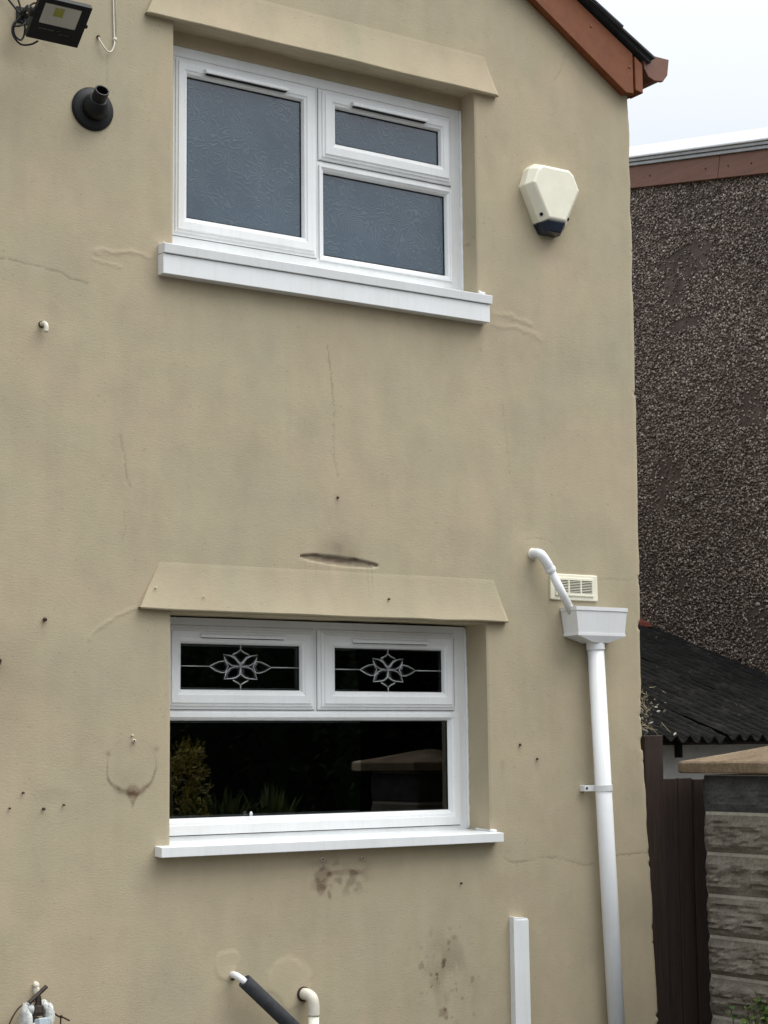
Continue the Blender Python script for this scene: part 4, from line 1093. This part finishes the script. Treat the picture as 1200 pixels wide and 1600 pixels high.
lb = thing('shade_shrub', (1.75, -.62, 0), 'unseen low dark shrub added below the downpipe to shade the wall', 'shrub')  # below the view, added to cut light reaching the lower right wall
lump(MB(), (1.75, -.60, .19), .50, .32, .19, 4, 22, 12).build('inner_foliage', mat_leaf('shade_shrub_core', (.012, .02, .008), (.012, .02, .008), .9, .05), lb, smooth=True)
sp = []
for k in range(1400):
    u = rvec(); sp.append((Vector((1.75 + u.x * .52, -.60 + u.y * .34, max(.02, .20 + u.z * .20))), (u + rvec() * .8).normalized(), (u + rvec() * .5).normalized(), random.uniform(.02, .045), random.uniform(.012, .024), random.random()))
link_mesh('foliage', leaf_mesh(sp, 'foliage'), mat_leaf('shade_shrub_leaf', (.025, .045, .014), (.07, .10, .03)), lb)
# dry stalks and moss caught between roof and house corner
dg = thing('dry_weeds', (2.19, .16, 1.6), 'dry straw coloured weeds caught where the lean-to meets the house', 'weeds')
m = MB()
for k in range(45):
    p = Vector((2.175 + random.uniform(-.004, .10) ** 1.0 if False else 2.175 + abs(random.gauss(0, .035)), random.uniform(.0, .10), random.uniform(1.62, 1.80)))
    q = p + Vector((random.gauss(.012, .018), random.gauss(-.01, .012), random.gauss(-.012, .025)))
    m.tube([p, p.lerp(q, .5) + rvec() * .006, q], [.0014, .0012, .0005], 4)
m.build('stalks', mat_simple('dry_straw', (.32, .28, .18), .9, .2, var=.3, scale=60), dg)
sp = [(Vector((2.19 + abs(random.gauss(0, .05)), random.uniform(.01, .10), 1.60 + random.uniform(0, .16))), rvec(), rvec(), random.uniform(.010, .026), random.uniform(.006, .012), random.random()) for k in range(60)]
link_mesh('dead_leaves', leaf_mesh(sp, 'dead_leaves'), mat_leaf('dead_leaf', (.10, .085, .055), (.42, .40, .33)), dg)

# garden behind the photographer's right shoulder, mirrored in the lower window; evergreens also shade the wall
cf = thing('golden_conifer', (1.42, -2.62, 0), 'golden green conifer mirrored at the left of the lower window', 'conifer')
MB().tube([(1.42, -2.62, 0), (1.43, -2.61, .9), (1.42, -2.62, 1.55)], [.035, .022, .006], 8).build('trunk', stem_m, cf, smooth=True)
sp = []
for k in range(260):
    h_ = random.uniform(.12, 1.52); R_ = .30 * (1 - (h_ / 1.75)) + .06; a = random.uniform(0, 2 * math.pi)
    c0 = Vector((1.42 + math.cos(a) * R_ * random.uniform(.5, 1), -2.62 + math.sin(a) * R_ * random.uniform(.5, 1), h_))
    out = Vector((math.cos(a), math.sin(a), 1.1)).normalized()
    for j in range(26):
        p = c0 + out * random.uniform(0, .13) + rvec() * .022
        sp.append((p, (out + rvec() * .8).normalized(), rvec(), random.uniform(.02, .045), random.uniform(.007, .014), random.random()))
link_mesh('foliage', leaf_mesh(sp, 'foliage'), mat_leaf('conifer_leaf', (.14, .12, .015), (.42, .33, .06)), cf)
def spiky(loc, h, n, label, seed):
    random.seed(seed)
    t = thing('spiky_palm', (loc[0], loc[1], 0), label, 'palm', 'spiky palms by the boundary wall')
    MB().tube([(loc[0], loc[1], 0), (loc[0], loc[1], h - .45)], [.05, .035], 8).build('trunk', stem_m, t, smooth=True)
    sp = []
    for k in range(n):
        a = random.uniform(0, 2 * math.pi); el = random.uniform(.25, 1.5)
        d_ = Vector((math.cos(a) * math.cos(el), math.sin(a) * math.cos(el), math.sin(el)))
        sp.append((Vector((loc[0], loc[1], h - .45)), d_, Vector((0, 0, 1)) + rvec() * .3, random.uniform(.30, .46), .016, random.random()))
    link_mesh('leaves', leaf_mesh(sp, 'leaves'), M['palm'], t)
M['palm'] = mat_leaf('palm_leaf', (.05, .07, .018), (.14, .17, .055))
spiky((1.72, -2.57), 1.42, 130, 'spiky palm mirrored in the lower window beside the conifer', 3)
spiky((1.93, -2.42), 1.42, 90, 'spiky palm mirrored in the lower window nearest the stone pillar', 4)
random.seed(9)
hedge_m = mat_leaf('hedge_leaf', (.004, .007, .003), (.012, .018, .006), .95, .03)
def hedge_tree(x, y, r, h, label):
    t = thing('shade_evergreen', (x, y, 0), label, 'tree', 'dark evergreens added for shade and reflections')
    MB().tube([(x, y, 0), (x, y, h * .9)], [.14, .03], 8).build('trunk', stem_m, t, smooth=True)
    lump(MB(), (x, y, h * .47), r * .86, r * .86, h * .48, x, 18, 14).build('inner_crown', hedge_m, t, smooth=True)
    sp = []
    for k in range(3600):
        u = rvec(); q = random.uniform(.68, 1.04)
        p = Vector((x + u.x * r * q, y + u.y * r * q, h * .5 + u.z * h * .5 * q)); p.z = max(.05, p.z)
        sp.append((p, (u + rvec()).normalized(), rvec(), random.uniform(.05, .12), random.uniform(.025, .05), random.random()))
    link_mesh('crown', leaf_mesh(sp, 'crown'), hedge_m, t)
spots = [(3.02, -.98, .50, 2.7), (3.20, -1.95, .62, 2.8), (3.86, -3.5, .90, 3.0), (4.0, -4.75, .95, 3.3), (4.25, -6.0, 1.0, 3.2), (4.7, -7.2, 1.05, 3.4),  # nearest two trees are unseen, added to shade the lower right wall
         (5.4, -8.3, 1.1, 3.6), (6.4, -9.3, 1.15, 3.5), (7.6, -10.1, 1.2, 3.7)]
for i, (x, y, r, h) in enumerate(spots):
    nth = ('first', 'second', 'third', 'fourth', 'fifth', 'sixth', 'seventh', 'eighth', 'ninth')[i]
    hedge_tree(x, y, r, h, 'dark evergreen added for shade and window reflections, %s from the house in its row' % nth)
